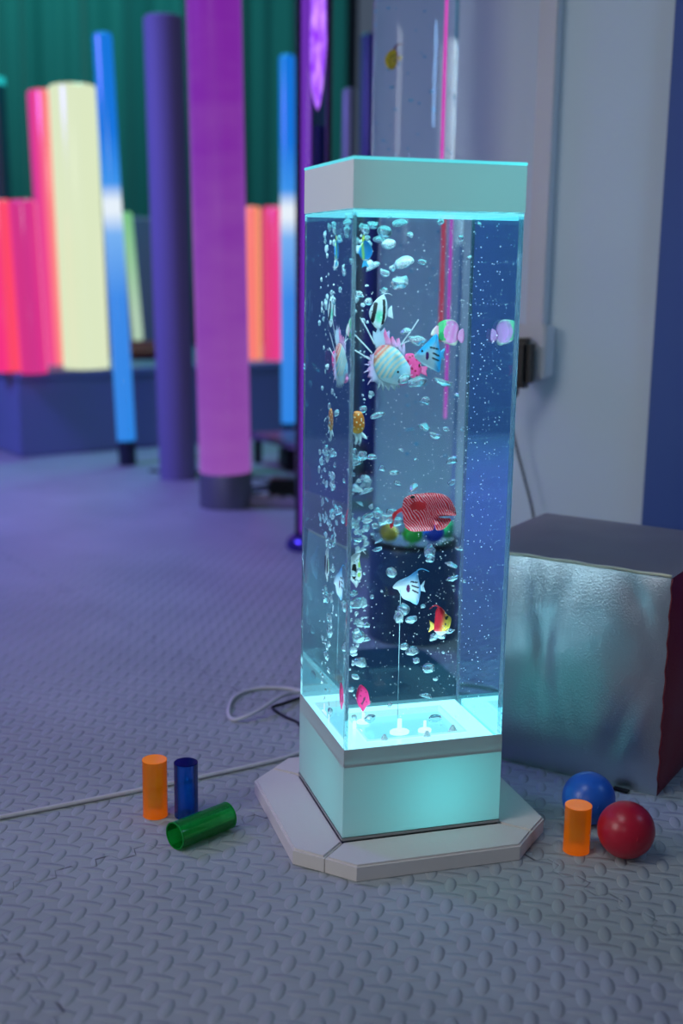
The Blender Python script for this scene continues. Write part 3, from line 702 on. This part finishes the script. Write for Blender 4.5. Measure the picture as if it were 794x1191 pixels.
silver = silver_mat(); greyv = pm('dark_grey_vinyl', (122, 117, 114), .5, bump=(500, .0003)); redv = pm('dark_red_vinyl', (120, 16, 36), .45, bump=(300, .0004))
panel('front_panel', lambda s, t_: cube_pt(s, 0, t_), -E, silver, 96, wr_s, .014, label='silver metallic side panel')
panel('top_panel', lambda s, t_: cube_pt(s, t_, 1), V((0, 0, 1)), greyv, 32, lambda s, t_: .003*noise.noise(V((s*4, t_*4, 2))), .006, label='dark grey top panel')
panel('side_panel', lambda s, t_: cube_pt(0, s, t_), -D, redv, 48, lambda s, t_: .005*noise.noise(V((s*5, t_*5, 9))), .012, label='dark red side panel')
panel('back_panel', lambda s, t_: cube_pt(s, 1, t_), E, pm('blue_vinyl', (40, 60, 140), .45), 16, None, .008)
panel('side_panel', lambda s, t_: cube_pt(1, s, t_), D, pm('green_vinyl', (30, 120, 90), .45), 16, None, .008)
panel('bottom_panel', lambda s, t_: cube_pt(s, t_, .004), V((0, 0, -1)), pm('black_vinyl', (22, 22, 24), .6), 8, None, 0)
seamm = pm('cream_piping', (214, 205, 175), .5)
bm = nb(); tube(bm, [cube_pt(s/24, 0, 1)+V((0, 0, .003+.0006*math.sin(s*1.3)))-E*.002 for s in range(25)], .0022, 8); obj('piping', bm, seamm, cr, smooth=True)
bm = nb(); tube(bm, [cube_pt(0, 0, 1-s/24)-D*.001-E*.001+D*.0012*math.sin(s*2.1) for s in range(24)], .0013, 8); obj('piping', bm, pm('dark_red_piping', (110, 20, 36), .5), cr, smooth=True)
bm = nb(); box(bm, (0, 0, 0), (.010, .022, .0025), .0008)
o = obj('pull_tab', bm, pm('black_webbing', (15, 15, 17), .8), cr); o.location = D*.035-E*.016+V((0, 0, .001)); o.rotation_euler = (0, 0, .7)

# ------------------------------------------------------------------ balls and coloured cylinders
def ball(loc, r, mat, label):
    t = empty('play_ball', (loc[0], loc[1], 0), label, 'ball', 'plastic play balls')
    bm = nb(); bmesh.ops.create_uvsphere(bm, u_segments=64, v_segments=40, radius=r)
    obj('shell', bm, mat, t, smooth=True, loc=(0, 0, r))
    bm = nb(); q = [(r*1.001*math.cos(a)*math.sin(.0), 0, 0) for a in (0,)]
    d0 = V((-.12, -.95, .12)).normalized(); side = d0.cross(V((.3, 0, 1))).normalized()
    pts = [((d0+side.cross(d0)*s*.17).normalized())*(r+.0001) for s in [i/8-.5 for i in range(9)]]
    tube(bm, pts, .0006, 6, .0003); obj('mould_mark', bm, mat, t, smooth=True, loc=(0, 0, r))
ball((.3295, -.0845), .0342, pm('red_plastic', (176, 14, 44), .32), 'shiny red plastic ball on the floor in front of the silver cube')
ball((.3290, .0090), .0335, pm('blue_plastic', (30, 92, 190), .32), 'blue plastic ball behind the short amber cylinder')

def cyl(name, loc, r, h, mat, rim, label, closed=True):
    t = empty(name, (loc[0], loc[1], 0), label, 'cylinder', 'translucent coloured cylinders')
    bm = nb(); w = .0012; lathe(bm, [(r, .0006), (r, h-.0006)], 56); o = obj('wall', bm, mat, t, smooth=True)
    for z in (.0006, h-.0012):
        bm = nb(); lathe(bm, [(0, z), (r-.0006, z), (r+.0001, z+.0003), (r-.0006, z+.0011), (0, z+.0011)], 56); autosmooth(obj('end_disc', bm, rim, t))
    return t
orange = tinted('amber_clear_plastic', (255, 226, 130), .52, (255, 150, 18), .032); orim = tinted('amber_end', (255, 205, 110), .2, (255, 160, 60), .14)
blue = tinted('blue_clear_plastic', (105, 180, 240), .62, (8, 110, 225)); brim = tinted('blue_end', (40, 80, 190), .45, (6, 22, 150))
cyl('coloured_cylinder', (-.1985, .171), .0158, .0765, orange, orim, 'tall amber see-through cylinder standing left of the blue one')
cyl('coloured_cylinder', (-.1605, .160), .0152, .073, blue, brim, 'tall blue see-through cylinder standing behind the fallen green tube')
cyl('coloured_cylinder', (.2795, -.0565), .0162, .060, orange, orim, 'short amber see-through cylinder standing beside the red ball')
g = tinted('green_clear_plastic', (120, 240, 155), .6, (15, 210, 85))
t = empty('coloured_tube', (-.153, .092, .0172), 'green hollow see-through tube lying on its side before the blue cylinder', 'tube', 'translucent coloured cylinders')
t.rotation_euler = (0, 0, math.atan2(.112-.0715, -.115+.190))
bm = nb(); L_ = .083; ro, ri = .0168, .0155
lathe(bm, [(ri, 0), (ro, 0), (ro, L_), (ri, L_), (ri, 0)], 56)
for v in bm.verts: v.co = V((v.co.z-L_/2, v.co.x, v.co.y))
bmesh.ops.recalc_face_normals(bm, faces=bm.faces[:]); autosmooth(obj('wall', bm, g, t))
for xx in (-L_/2+.0004, L_/2-.0004):
    bm = nb()
    lathe(bm, [(ri, -.0006), (ro+.0002, -.0006), (ro+.0002, .0006), (ri, .0006), (ri, -.0006)], 56)
    for v in bm.verts: v.co = V((v.co.z+xx, v.co.x, v.co.y))
    bmesh.ops.recalc_face_normals(bm, faces=bm.faces[:]); autosmooth(obj('rim', bm, tinted('green_rim', (60, 230, 100), .3, (30, 190, 80)), t))

# ------------------------------------------------------------------ cables on the floor
hose = pm('white_hose', (196, 194, 198), .45)
bm = nb()
tube(bm, smoothpath([(-.75, .135, .003), (-.55, .176, .003), (-.389, .208, .003), (-.30, .226, .003), (-.212, .245, .003), (-.11, .270, .003), (-.011, .297, .003), (.04, .318, .003), (.10, .335, .003), (.16, .36, .003), (.19, .42, .003), (.14, .50, .003), (.089, .575, .003), (.033, .594, .003), (-.012, .565, .003), (-.036, .50, .003), (-.034, .462, .004), (.002, .468, .012), (.045, .505, .017), (.079, .535, .012), (.12, .52, .013), (.155, .45, .0032), (.16, .40, .0035)], 8), .0032, 10)
tag(obj('white_cable', bm, hose, smooth=True), 'white cable running straight across the mats and looping behind the tank', 'cable')
bm = nb()
tube(bm, smoothpath([(.098, .5415, .002), (.06, .52, .002), (.037, .508, .002), (.036, .49, .0025), (.045, .46, .0025), (.058, .432, .002), (.057, .40, .002), (.055, .365, .002), (.065, .335, .002), (.09, .30, .002)], 8), .0021, 8)
tag(obj('black_cable', bm, pm('black_rubber', (14, 14, 18), .5), smooth=True), 'thin black cable kinking over the mats beside the tank base', 'cable')

# ------------------------------------------------------------------ right wall fittings
tk = pm('trunking_white', (188, 186, 186), .45)
z0s, z1s = .492, .588; t0s, t1s = wt((.590, .845, 0))+.027, wt((.6205, .809, 0))+.025
sk = empty('wall_socket', w0+TR*((t0s+t1s)/2)+V((0, 0, z0s)), 'white surface box wall socket at the foot of the trunking', 'wall socket')
off = sk.location.copy()
bm = nb(); wbox(bm, t0s-.010, t1s+.004, z0s, z1s, .0005, .048, .004); autosmooth(obj('back_box', bm, tk, sk, off=off))
bm = nb(); wbox(bm, t0s-.012, t1s+.006, z0s-.002, z1s+.002, .048, .056, .003); autosmooth(obj('face_plate', bm, tk, sk, off=off))
trk = empty('cable_trunking', w0+TR*(wt((.622, .806, 0)))+V((0, 0, z1s)), 'white vertical cable trunking on the wall above the socket', 'trunking')
tt = wt((.612, .820, 0))+.007
bm = nb(); wbox(bm, tt-.012, tt+.020, z1s, 2.5, .0005, .026, .002); autosmooth(obj('channel', bm, tk, trk, off=trk.location))
bm = nb(); wbox(bm, tt-.013, tt+.021, z1s+.001, 2.5, .026, .030, .0015); autosmooth(obj('cover', bm, tk, trk, off=trk.location))
ad = empty('power_adapter', w0+TR*(t0s+.006)+V((0, 0, .474)), 'black plug-in power adapter in the wall socket', 'power adapter')
bm = nb(); wbox(bm, t0s-.012, t0s+.038, .476, .566, .0575, .098, .010); autosmooth(obj('body', bm, pm('black_plastic', (9, 9, 13), .4), ad, off=ad.location))
bm = nb(); wbox(bm, t0s+.002, t0s+.012, .458, .478, .070, .084, .003); autosmooth(obj('strain_relief', bm, pm('black_rubber_sleeve', (10, 10, 13), .6), ad, off=ad.location))
bm = nb()
wd_ = lambda x, y, z, d: V((x, y, z))-N*d
tube(bm, smoothpath([w0+TR*(t0s+.007)-N*.077+V((0, 0, .460)), wd_(.600, .832, .428, .06), wd_(.605, .827, .371, .045), wd_(.619, .811, .299, .04), wd_(.632, .795, .235, .04), wd_(.645, .78, .15, .05), wd_(.66, .76, .06, .06), wd_(.66, .75, .004, .10), wd_(.60, .78, .004, .16)], 8), .0026, 8)
cbl = obj('adapter_cord', bm, pm('grey_black_cord', (40, 42, 50), .5), ad, smooth=True, off=ad.location)

# ------------------------------------------------------------------ the tall bubble tube behind the tank
tt_ = empty('bubble_tube', (.385, .885, 0), 'tall round clear bubble tube on a dark base behind the tank', 'bubble tube')
tm = glass('tube_water', (.9, .97, .98), 1.33)
bm = nb(); lathe(bm, [(.001, .188), (.076, .188), (.076, 1.9), (.001, 1.9)], 72); o = obj('water_column', bm, tm, tt_); autosmooth(o)
bm = nb(); lathe(bm, [(0, .001), (.080, .001), (.082, .004), (.082, .170), (.080, .182), (.078, .185), (0, .185)], 64); o = obj('base', bm, pm('dark_navy_plastic', (36, 66, 104), .35), tt_); autosmooth(o)
bm = nb(); lathe(bm, [(.0775, .180), (.0815, .180), (.0815, .190), (.0775, .190), (.0775, .180)], 64); autosmooth(obj('collar', bm, pm('black_collar', (18, 22, 34), .35), tt_))
bm = nb(); tube(bm, [(.034, -.040, .42), (.034, -.040, 1.88)], .0032, 12); obj('streak_rod', bm, emis('pink_streak_glow', (225, 70, 190), .9), tt_, smooth=True, label='thin glowing pink rod added for a streak of light')  # pink and coral light streaks built as added glowing rods
bm = nb(); tube(bm, [(.019, -.052, .56), (.019, -.052, .80)], .0045, 12); obj('streak_rod', bm, emis('coral_streak_glow', (225, 70, 95), .8), tt_, smooth=True, label='short glowing coral rod added for a streak of light')
plight('tube_lamp', (.385, .87, .252), (225, 245, 255), .6, .008, tt_)
# yellow fish high inside it
k = .00125/5.67; c = (160, 395)
tf = empty('toy_fish', (.352, .890, 1.050), 'yellow and red toy fish in the tall bubble tube above the tank', 'toy fish')
def col(x, y):
    if ell(x, y, 145, 385, 7, 7) < 1 or ell(x, y, 168, 375, 6, 7) < 1 or ell(x, y, 172, 410, 7, 6) < 1: return (90, 60, 20)
    return mixc((235, 205, 50), (140, 10, 35), sst(178, 198, x+.1*(395-y)))
fish_part('body', [(106, 400), (130, 352), (165, 325), (190, 330), (206, 370), (200, 430), (182, 470), (150, 480), (120, 450)], col, k, c, tf, 6, 26)
strand('dorsal_filament', tf, [(178, 335), (186, 305), (206, 288), (236, 281)], 8, k, c, (150, 20, 40), 3)
fish_part('tail_fin', [(198, 385), (232, 368), (230, 404), (206, 410)], lambda x, y: (235, 205, 60), k, c, tf, 7, 6, False)
eye(tf, 124, 392, 6, k, c, 14)
bm = nb()
random.seed(5)
for i in range(150):
    a = random.uniform(0, 6.28); r = .07*math.sqrt(random.random()); s = random.uniform(.0008, .0026)
    bmesh.ops.create_icosphere(bm, subdivisions=1, radius=1, matrix=Matrix.Translation((.385+r*math.cos(a), .885+r*math.sin(a), random.uniform(.35, 1.3))) @ Matrix.Diagonal((s*1.5, s*1.5, s, 1)))
o = obj('bubble_fizz', bm, pm('pale_blue_fizz', (90, 190, 220), .2), smooth=True); tag(o, 'fizz of small bubbles in the tall tube behind the tank', 'bubbles'); o['kind'] = 'stuff'
for (x, y, cl, nm) in ((.334, .866, (230, 190, 60), 'yellow'), (.370, .847, (60, 220, 60), 'bright green'), (.407, .851, (30, 60, 200), 'dark blue'), (.435, .876, (40, 190, 110), 'sea green')):
    bm = nb(); bmesh.ops.create_uvsphere(bm, u_segments=28, v_segments=18, radius=.0172)
    o = obj('small_ball', bm, pm(nm.replace(' ', '_')+'_ball_plastic', cl, .3), smooth=True, loc=(x, y, .2062)); tag(o, nm+' small ball lying at the foot of the tall bubble tube', 'ball', 'small balls in the tall tube')
# dark teal floor tray
def rrect(x0, y0, x1, y1, r, n=8):
    P = []
    for cx, cy_, a0 in ((x1-r, y0+r, -PI/2), (x1-r, y1-r, 0), (x0+r, y1-r, PI/2), (x0+r, y0+r, PI)):
        for i in range(n+1): a = a0+PI/2*i/n; P.append((cx+r*math.cos(a), cy_+r*math.sin(a)))
    return P
bm = nb(); prism(bm, rrect(.175, .48, .365, .785, .05), .001, .012, .003)
tr = obj('floor_tray', bm, pm('dark_teal_rubber', (8, 74, 92), .4)); autosmooth(tr, 30)
tag(tr, 'dark teal round-cornered tray on the floor behind the tank', 'tray')

# ------------------------------------------------------------------ back of the room: lit tubes and columns
def lean(a, f=0):
    up = (V((0, 0, 1))*math.cos(a) - V((.957, -.287, 0))*math.sin(a) + V((.29, .957, 0))*f).normalized()
    return V((0, 0, 1)).rotation_difference(up)
GP = 'lit tubes on the low plinth'
def lit_tube(name, loc, r, h, mat, label, cat='light tube', group=None, a=.02, foot=None, capm=None, cone=0):
    t = empty(name, loc, label, cat, group, lean(a))
    z = 0
    if foot:
        bm = nb(); lathe(bm, [(0, .001), (foot[0], .001), (foot[0], foot[1]-.004), (foot[0]-.004, foot[1]), (0, foot[1])], 40); autosmooth(obj('foot', bm, foot[2], t)); z = foot[1]
    bm = nb(); lathe(bm, [(0, z), (r, z), (r*(1+cone), h-.012), (r*(1+cone)-.004, h-.003), (r*(1+cone)-.012, h), (0, h)], 48); autosmooth(obj('tube', bm, mat, t), 50)
    return t
frost = pm('frosted_end', (200, 200, 200), .5)
Z = .297
pl = empty('plinth', UX*.74+VX*3.5, 'long low blue-grey plinth under the glowing tubes', 'plinth')
def ub(bm, u0, u1, v0, v1, z0, z1, bev=0):
    b2 = nb(); box(b2, (u0, v0, z0), (u1, v1, z1), bev)
    for v in b2.verts: v.co = UX*v.co.x+VX*v.co.y+V((0, 0, v.co.z))
    me = bpy.data.meshes.new('tmp'); b2.to_mesh(me); b2.free(); bm.from_mesh(me); bpy.data.meshes.remove(me); return bm
cu = V((-.243, 3.113, 0)).dot(UX); cv = V((-.243, 3.113, 0)).dot(VX)
pm_ = pm('blue_grey_vinyl', (118, 132, 172), .55)
bm = nb(); ub(bm, cu+.008, cu+1.9, cv+.008, cv+.95, .001, Z-.03, .004); autosmooth(obj('body', bm, pm_, pl, off=pl.location))
bm = nb(); ub(bm, cu, cu+1.91, cv, cv+.96, Z-.03, Z, .010); autosmooth(obj('top', bm, pm_, pl, off=pl.location))
pinkm = emis('pink_light_split', (255, 40, 120), .95, stripes=[(0, (240, 40, 125)), (.35, (252, 45, 130)), (.62, (255, 75, 100)), (1, (255, 60, 110))], lo=-.05, hi=.05)
pink2 = emis('pink_light_deep', (235, 40, 135), .9, stripes=[(0, (225, 45, 130)), (.5, (215, 50, 140)), (1, (245, 45, 140))], lo=-.06, hi=.06)
peach = emis('pink_to_peach_light', (235, 60, 150), .95, stripes=[(0, (215, 45, 150)), (.22, (250, 75, 140)), (.5, (255, 140, 130)), (1, (255, 175, 140))], lo=-.055, hi=.055)
yel = emis('pale_yellow_light', (228, 240, 200), .92)
ora = emis('orange_peach_light', (255, 120, 110), .95, stripes=[(0, (255, 105, 115)), (.35, (255, 140, 120)), (.5, (255, 95, 110)), (.72, (250, 165, 115)), (1, (240, 150, 100))], lo=-.036, hi=.036)
pinkr = emis('pink_light_right', (248, 60, 140), .92, stripes=[(0, (225, 55, 120)), (.5, (245, 60, 145)), (1, (235, 45, 130))], lo=-.05, hi=.05)
lit_tube('light_tube', (-.266, 3.195, Z), .047, .585, pinkm, 'short bright pink light tube nearest the left edge of the plinth', group=GP, a=.03)
lit_tube('light_tube', (-.182, 3.120, Z), .046, .585, pink2, 'short magenta light tube beside the bright pink one on plinth', group=GP, a=.04)
lit_tube('light_tube', (-.068, 3.475, Z), .062, .985, peach, 'tall pink and peach light tube left of the pale yellow one', group=GP, a=.03)
lit_tube('light_tube', (.012, 3.300, Z), .082, .985, yel, 'tall thick pale yellow light tube standing on the plinth', group=GP, a=.026)
lit_tube('light_tube', (.705, 3.617, Z), .036, .603, ora, 'short orange and peach light tube right of the purple column', group=GP, a=.012)
lit_tube('light_tube', (.802, 3.606, Z), .056, .605, pinkr, 'short pink light tube beside the orange one right of purple column', group=GP, a=.012)
darkft = pm('dark_foot', (30, 34, 60), .4)
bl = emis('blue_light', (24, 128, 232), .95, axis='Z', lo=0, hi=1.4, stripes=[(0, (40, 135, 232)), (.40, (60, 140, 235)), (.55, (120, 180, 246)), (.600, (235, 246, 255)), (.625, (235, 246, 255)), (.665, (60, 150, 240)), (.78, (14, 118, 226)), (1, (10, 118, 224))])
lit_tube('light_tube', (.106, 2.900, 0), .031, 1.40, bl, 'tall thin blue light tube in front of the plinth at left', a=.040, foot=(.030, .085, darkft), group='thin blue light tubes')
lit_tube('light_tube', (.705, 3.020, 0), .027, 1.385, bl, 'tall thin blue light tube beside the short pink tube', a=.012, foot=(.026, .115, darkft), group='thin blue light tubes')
# cyan topped water tube at the far left
t = empty('water_tube', (-.262, 3.72, Z), 'dark teal water tube with glowing cyan rim at far left', 'bubble tube', rot=lean(.02))
bm = nb(); lathe(bm, [(0, .002), (.058, .002), (.058, 1.02), (0, 1.02)], 40); autosmooth(obj('tube', bm, pm('dark_teal_glossy', (10, 66, 78), .12), t))
bm = nb(); lathe(bm, [(0, 1.02), (.059, 1.02), (.059, 1.05), (0, 1.05)], 40); autosmooth(obj('rim', bm, emis('cyan_rim', (30, 200, 205), .8), t))
# purple column
t = empty('light_column', (.292, 2.133, 0), 'thick glowing purple column on a dark metal foot left of the tank', 'light column', rot=lean(.021))
bm = nb(); lathe(bm, [(0, .001), (.076, .001), (.076, .096), (.074, .1), (0, .1)], 56); autosmooth(obj('foot', bm, pm('brushed_dark_metal', (120, 122, 138), .45, .6), t))
def purple_mat():
    m, nt, out = newmat('purple_light_column'); X = NX(nt)
    b = nt.nodes.new('ShaderNodeBsdfPrincipled'); b.inputs['Roughness'].default_value = .25; b.inputs['Base Color'].default_value = (.03, .02, .05, 1)
    tc = nt.nodes.new('ShaderNodeTexCoord'); sp = nt.nodes.new('ShaderNodeSeparateXYZ'); nt.links.new(tc.outputs['Object'], sp.inputs[0])
    mp = nt.nodes.new('ShaderNodeMapping'); mp.inputs['Scale'].default_value = (1, 1, 3.2); nt.links.new(tc.outputs['Object'], mp.inputs[0])
    nz = nt.nodes.new('ShaderNodeTexNoise'); nz.inputs['Scale'].default_value = 5; nt.links.new(mp.outputs[0], nz.inputs['Vector'])
    f = X.op('ADD', X.op('MULTIPLY', sp.outputs[2], .55), X.op('MULTIPLY', nz.outputs[0], .5))
    rp = nt.nodes.new('ShaderNodeValToRGB'); rp.color_ramp.elements[0].position = .25; rp.color_ramp.elements[1].position = .95
    rp.color_ramp.elements[0].color = lin((158, 88, 182)); rp.color_ramp.elements[1].color = lin((134, 38, 172))
    nt.links.new(f, rp.inputs[0]); nt.links.new(rp.outputs[0], b.inputs['Emission Color']); b.inputs['Emission Strength'].default_value = .80
    nt.links.new(b.outputs[0], out.inputs[0]); return m
bm = nb(); lathe(bm, [(0, .1), (.0735, .1), (.0735, 1.9), (0, 1.9)], 64); autosmooth(obj('tube', bm, purple_mat(), t))
# unlit columns
indigo = pm('indigo_frosted_plastic', (122, 118, 160), .65)
lit_tube('unlit_column', (.232, 2.612, 0), .059, 1.41, indigo, 'unlit grey-violet column just left of the glowing purple one', 'column', a=.022)
lit_tube('unlit_column', (.872, 2.62, 0), .035, 1.40, pm('navy_frosted_plastic', (34, 48, 110), .35), 'narrow navy column rising behind the left side of tank', 'column', a=.006)
lit_tube('unlit_column', (.70, 2.30, 0), .021, 1.19, pm('pale_grey_plastic', (128, 140, 150), .3), 'thin pale grey tube rising behind the tank corner', 'column', a=.004)
# violet spiral column
t = empty('bubble_tube', (.392, 1.565, 0), 'dark clear column with a violet flame-like light inside left of tank', 'bubble tube', rot=lean(.006))
bm = nb(); lathe(bm, [(0, .001), (.062, .001), (.066, .008), (.060, .024), (.046, .034), (0, .036)], 48); autosmooth(obj('base', bm, pm('glossy_violet_base', (70, 60, 150), .15, .6), t), 60)
clear = tinted('smoky_clear_tube', (196, 200, 232), .95, (40, 50, 110))
bm = nb(); lathe(bm, [(.042, .03), (.042, 1.9)], 48); obj('tube_wall', bm, clear, t, smooth=True)
bm = nb(); pr = [(0, 1.035), (.006, 1.05), (.012, 1.085), (.017, 1.13), (.019, 1.19), (.016, 1.25), (.018, 1.31), (.013, 1.40), (0, 1.46)]
lathe(bm, pr, 32)
for v in bm.verts:
    s = 1+.25*noise.noise(v.co*60); v.co.x = v.co.x*s+.008*.957; v.co.y = v.co.y*s-.008*.287
def flame_mat():
    m, nt, out = newmat('violet_flame_light')
    b = nt.nodes.new('ShaderNodeEmission'); tc = nt.nodes.new('ShaderNodeTexCoord'); mp = nt.nodes.new('ShaderNodeMapping'); mp.inputs['Scale'].default_value = (90, 90, 22)
    nz = nt.nodes.new('ShaderNodeTexNoise'); nz.inputs['Scale'].default_value = 1; nt.links.new(tc.outputs['Object'], mp.inputs[0]); nt.links.new(mp.outputs[0], nz.inputs['Vector'])
    rp = nt.nodes.new('ShaderNodeValToRGB'); rp.color_ramp.elements[0].position = .35; rp.color_ramp.elements[1].position = .65
    rp.color_ramp.elements[0].color = lin((150, 50, 225)); rp.color_ramp.elements[1].color = lin((225, 150, 250)); nt.links.new(nz.outputs[0], rp.inputs[0])
    nt.links.new(rp.outputs[0], b.inputs[0]); b.inputs[1].default_value = 2.0; nt.links.new(b.outputs[0], out.inputs[0]); return m
obj('flame_light', bm, flame_mat(), t, smooth=True)
bm = nb(); lathe(bm, [(0, .04), (.012, .04), (.012, 1.85), (0, 1.85)], 24)
bmesh.ops.translate(bm, verts=bm.verts, vec=(-.018*.957, .018*.287, 0)); autosmooth(obj('inner_light', bm, emis('violet_core', (120, 50, 165), 1.5), t))
bm = nb(); lathe(bm, [(0, .04), (.013, .04), (.013, 1.0), (0, 1.0)], 24)
bmesh.ops.translate(bm, verts=bm.verts, vec=(.014*.957, -.014*.287, 0)); autosmooth(obj('inner_core', bm, pm('navy_core', (28, 34, 110), .3), t))
# things at the back of the plinth
bl2 = empty('foam_block', UX*.98+VX*4.05, 'dark blue foam block standing at the back of the plinth', 'foam block')
bm = nb(); uu = V((.275, 3.9, 0)).dot(UX); vv_ = V((.275, 3.9, 0)).dot(VX)
bl2.location = UX*uu+VX*vv_+V((0, 0, Z))
ub(bm, uu-.13, uu+.13, vv_, vv_+.07, Z+.001, Z+.56, .012); autosmooth(obj('body', bm, pm('dark_blue_vinyl', (84, 110, 146), .45), bl2, off=bl2.location))
bm = nb(); ub(bm, uu-.131, uu+.131, vv_-.001, vv_+.071, Z+.545, Z+.562, .004); autosmooth(obj('top_edge', bm, pm('pale_blue_edge', (130, 150, 180), .45), bl2, off=bl2.location))
cs = empty('cushion', (.27, 3.70, Z), 'dark red cushion lying on the plinth behind the blue tube', 'cushion')
bm = nb(); bmesh.ops.create_uvsphere(bm, u_segments=32, v_segments=16, radius=1)
for v in bm.verts:
    q = v.co; v.co = V((math.copysign(abs(q.x)**.6, q.x)*.12, math.copysign(abs(q.y)**.6, q.y)*.07, q.z*.036+.036))
obj('cover', bm, pm('dark_red_cloth', (110, 44, 52), .8), cs, smooth=True)
bm = nb(); tube(bm, [(.12*math.copysign(abs(math.cos(a))**.6, math.cos(a))*1.01, .07*math.copysign(abs(math.sin(a))**.6, math.sin(a))*1.01, .036) for a in [2*PI*i/48 for i in range(49)]], .004, 8); obj('piping', bm, pm('tan_piping', (150, 105, 80), .7), cs, smooth=True)
lit_tube('light_tube', (.255, 3.71, Z+.074), .021, .50, emis('green_white_light', (200, 235, 205), .7, col2=(135, 222, 150), axis='Z', lo=.1, hi=.5), 'thin pale green light tube leaning on the dark blue block', a=.075)
# dark clutter right of the purple column
st = empty('low_bench', (.70, 2.70, 0), 'low dark bench behind the power strip right of purple column', 'bench')
bm = nb()
Q = [V((.53, 2.87, 0)), V((.62, 2.53, 0)), V((.88, 2.60, 0)), V((.79, 2.94, 0))]
prism(bm, [(q.x-.70, q.y-2.70) for q in Q], .085, .105, .003); obj('top', bm, pm('purple_brown_laminate', (110, 84, 120), .35), st)
bm = nb()
for q in Q:
    cpt = V((.70, 2.73, 0)); p = q+(cpt-q)*.12
    b2 = nb(); box(b2, (p.x-.70-.012, p.y-2.70-.012, .001), (p.x-.70+.012, p.y-2.70+.012, .085)); obj('leg', b2, pm('black_leg', (12, 12, 18), .5), st)
bm.free()
ps = empty('power_strip', (.425, 2.085, 0), 'pale power strip lying on the floor beside the purple column', 'power strip')
ps.rotation_euler = (0, 0, -.40)
bm = nb(); box(bm, (-.075, -.024, .001), (.085, .024, .03), .006); autosmooth(obj('body', bm, pm('lilac_grey_plastic', (150, 140, 165), .4), ps))
for i in range(4):
    bm = nb(); lathe(bm, [(0, .030), (.014, .030), (.014, .0312), (.012, .0312), (.0115, .0303), (0, .0303)], 20); bmesh.ops.translate(bm, verts=bm.verts, vec=(-.052+.037*i, 0, 0)); obj('socket', bm, pm('dark_socket', (40, 40, 50), .5), ps)
pa = empty('power_adapter', (.50, 2.24, 0), 'black power brick on the floor behind the pale power strip', 'power adapter')
pa.rotation_euler = (0, 0, -.3)
bm = nb(); box(bm, (-.055, -.035, .001), (.06, .035, .055), .008); autosmooth(obj('body', bm, pm('black_brick', (8, 8, 12), .45), pa))
bm = nb(); tube(bm, smoothpath([(-.055, 0, .02), (-.10, .01, .008), (-.16, -.02, .004), (-.2, .03, .004)], 6), .005, 8); obj('cord', bm, pm('black_cord', (10, 10, 14), .5), pa, smooth=True)
sp_ = empty('floor_speaker', (.66, 2.70, 0), 'small black box among cables right of the purple column', 'box')
bm = nb(); box(bm, (-.06, -.05, .001), (.06, .06, .075), .008); autosmooth(obj('body', bm, pm('black_box', (10, 11, 18), .5), sp_))
bm = nb(); box(bm, (-.05, -.054, .012), (.05, -.049, .065), .002); obj('grille', bm, pm('black_mesh', (18, 18, 26), .7), sp_)
bm = nb(); tube(bm, smoothpath([(.16, 2.75, .004), (.24, 2.70, .004), (.36, 2.66, .004), (.44, 2.55, .004), (.5, 2.5, .004), (.50, 2.42, .004), (.40, 2.36, .004), (.30, 2.30, .004)], 8), .006, 8)
tag(obj('black_cable', bm, pm('black_rubber_b', (12, 12, 18), .5), smooth=True), 'black cable on the floor between the purple column and the dark box', 'cable')

# ------------------------------------------------------------------ light
def area(name, loc, target, size, w, col, spread=PI):
    l = bpy.data.lights.new(name, 'AREA'); l.energy = w; l.color = lin(col)[:3]; l.size = size; l.spread = spread
    o = bpy.data.objects.new(name, l); C.objects.link(o); o.location = loc
    o.rotation_euler = (V(target)-V(loc)).to_track_quat('-Z', 'Y').to_euler(); return o
w = bpy.data.worlds.new('room_ambience'); sc.world = w; w.use_nodes = True
w.node_tree.nodes['Background'].inputs[0].default_value = lin((144, 166, 198)); w.node_tree.nodes['Background'].inputs[1].default_value = .21
area('ceiling_lamp', (-1.0, -.5, 2.5), (0, .3, 0), .7, 11, (238, 244, 252))
plight('room_lamp', (-1.15, -1.75, 1.05), (240, 236, 245), 6, .08)
area('violet_back_fill', (-1.6, 2.2, 2.2), (-.2, 2.2, 0), .6, 26, (140, 112, 255), math.radians(110))  # added unseen area light that tints the back floor violet
area('green_curtain_fill', (.3, 3.4, 2.6), (.3, 4.6, 1.3), .5, 42, (85, 215, 200))  # added unseen area light that brightens the curtain in green
area('wall_fill', (1.35, -.55, 1.25), (.72, .72, .65), .3, 2.0, (150, 200, 255), math.radians(95))  # added off-view fill that brightens the right wall
area('side_fill', (-2.0, -.45, 1.15), (.1, .1, .5), .8, 2.4, (250, 246, 246), math.radians(70))  # added off-view fill for the left faces of cap and base
area('blue_side_light', (-1.4, 2.6, 2.4), (-1.4, 3.4, 1.0), .4, 9, (150, 212, 250))
l = bpy.data.lights.new('cap_teal_fill', 'SPOT'); l.energy = 52; l.color = lin((10, 215, 215))[:3]; l.spot_size = math.radians(9); l.spot_blend = .6; l.shadow_soft_size = .03  # added unseen spot that tints the cap's front face teal
o = bpy.data.objects.new('cap_teal_fill', l); C.objects.link(o); o.location = (1.1, -1.5, .95); o.rotation_euler = (V((.14, 0, .785))-V(o.location)).to_track_quat('-Z', 'Y').to_euler()
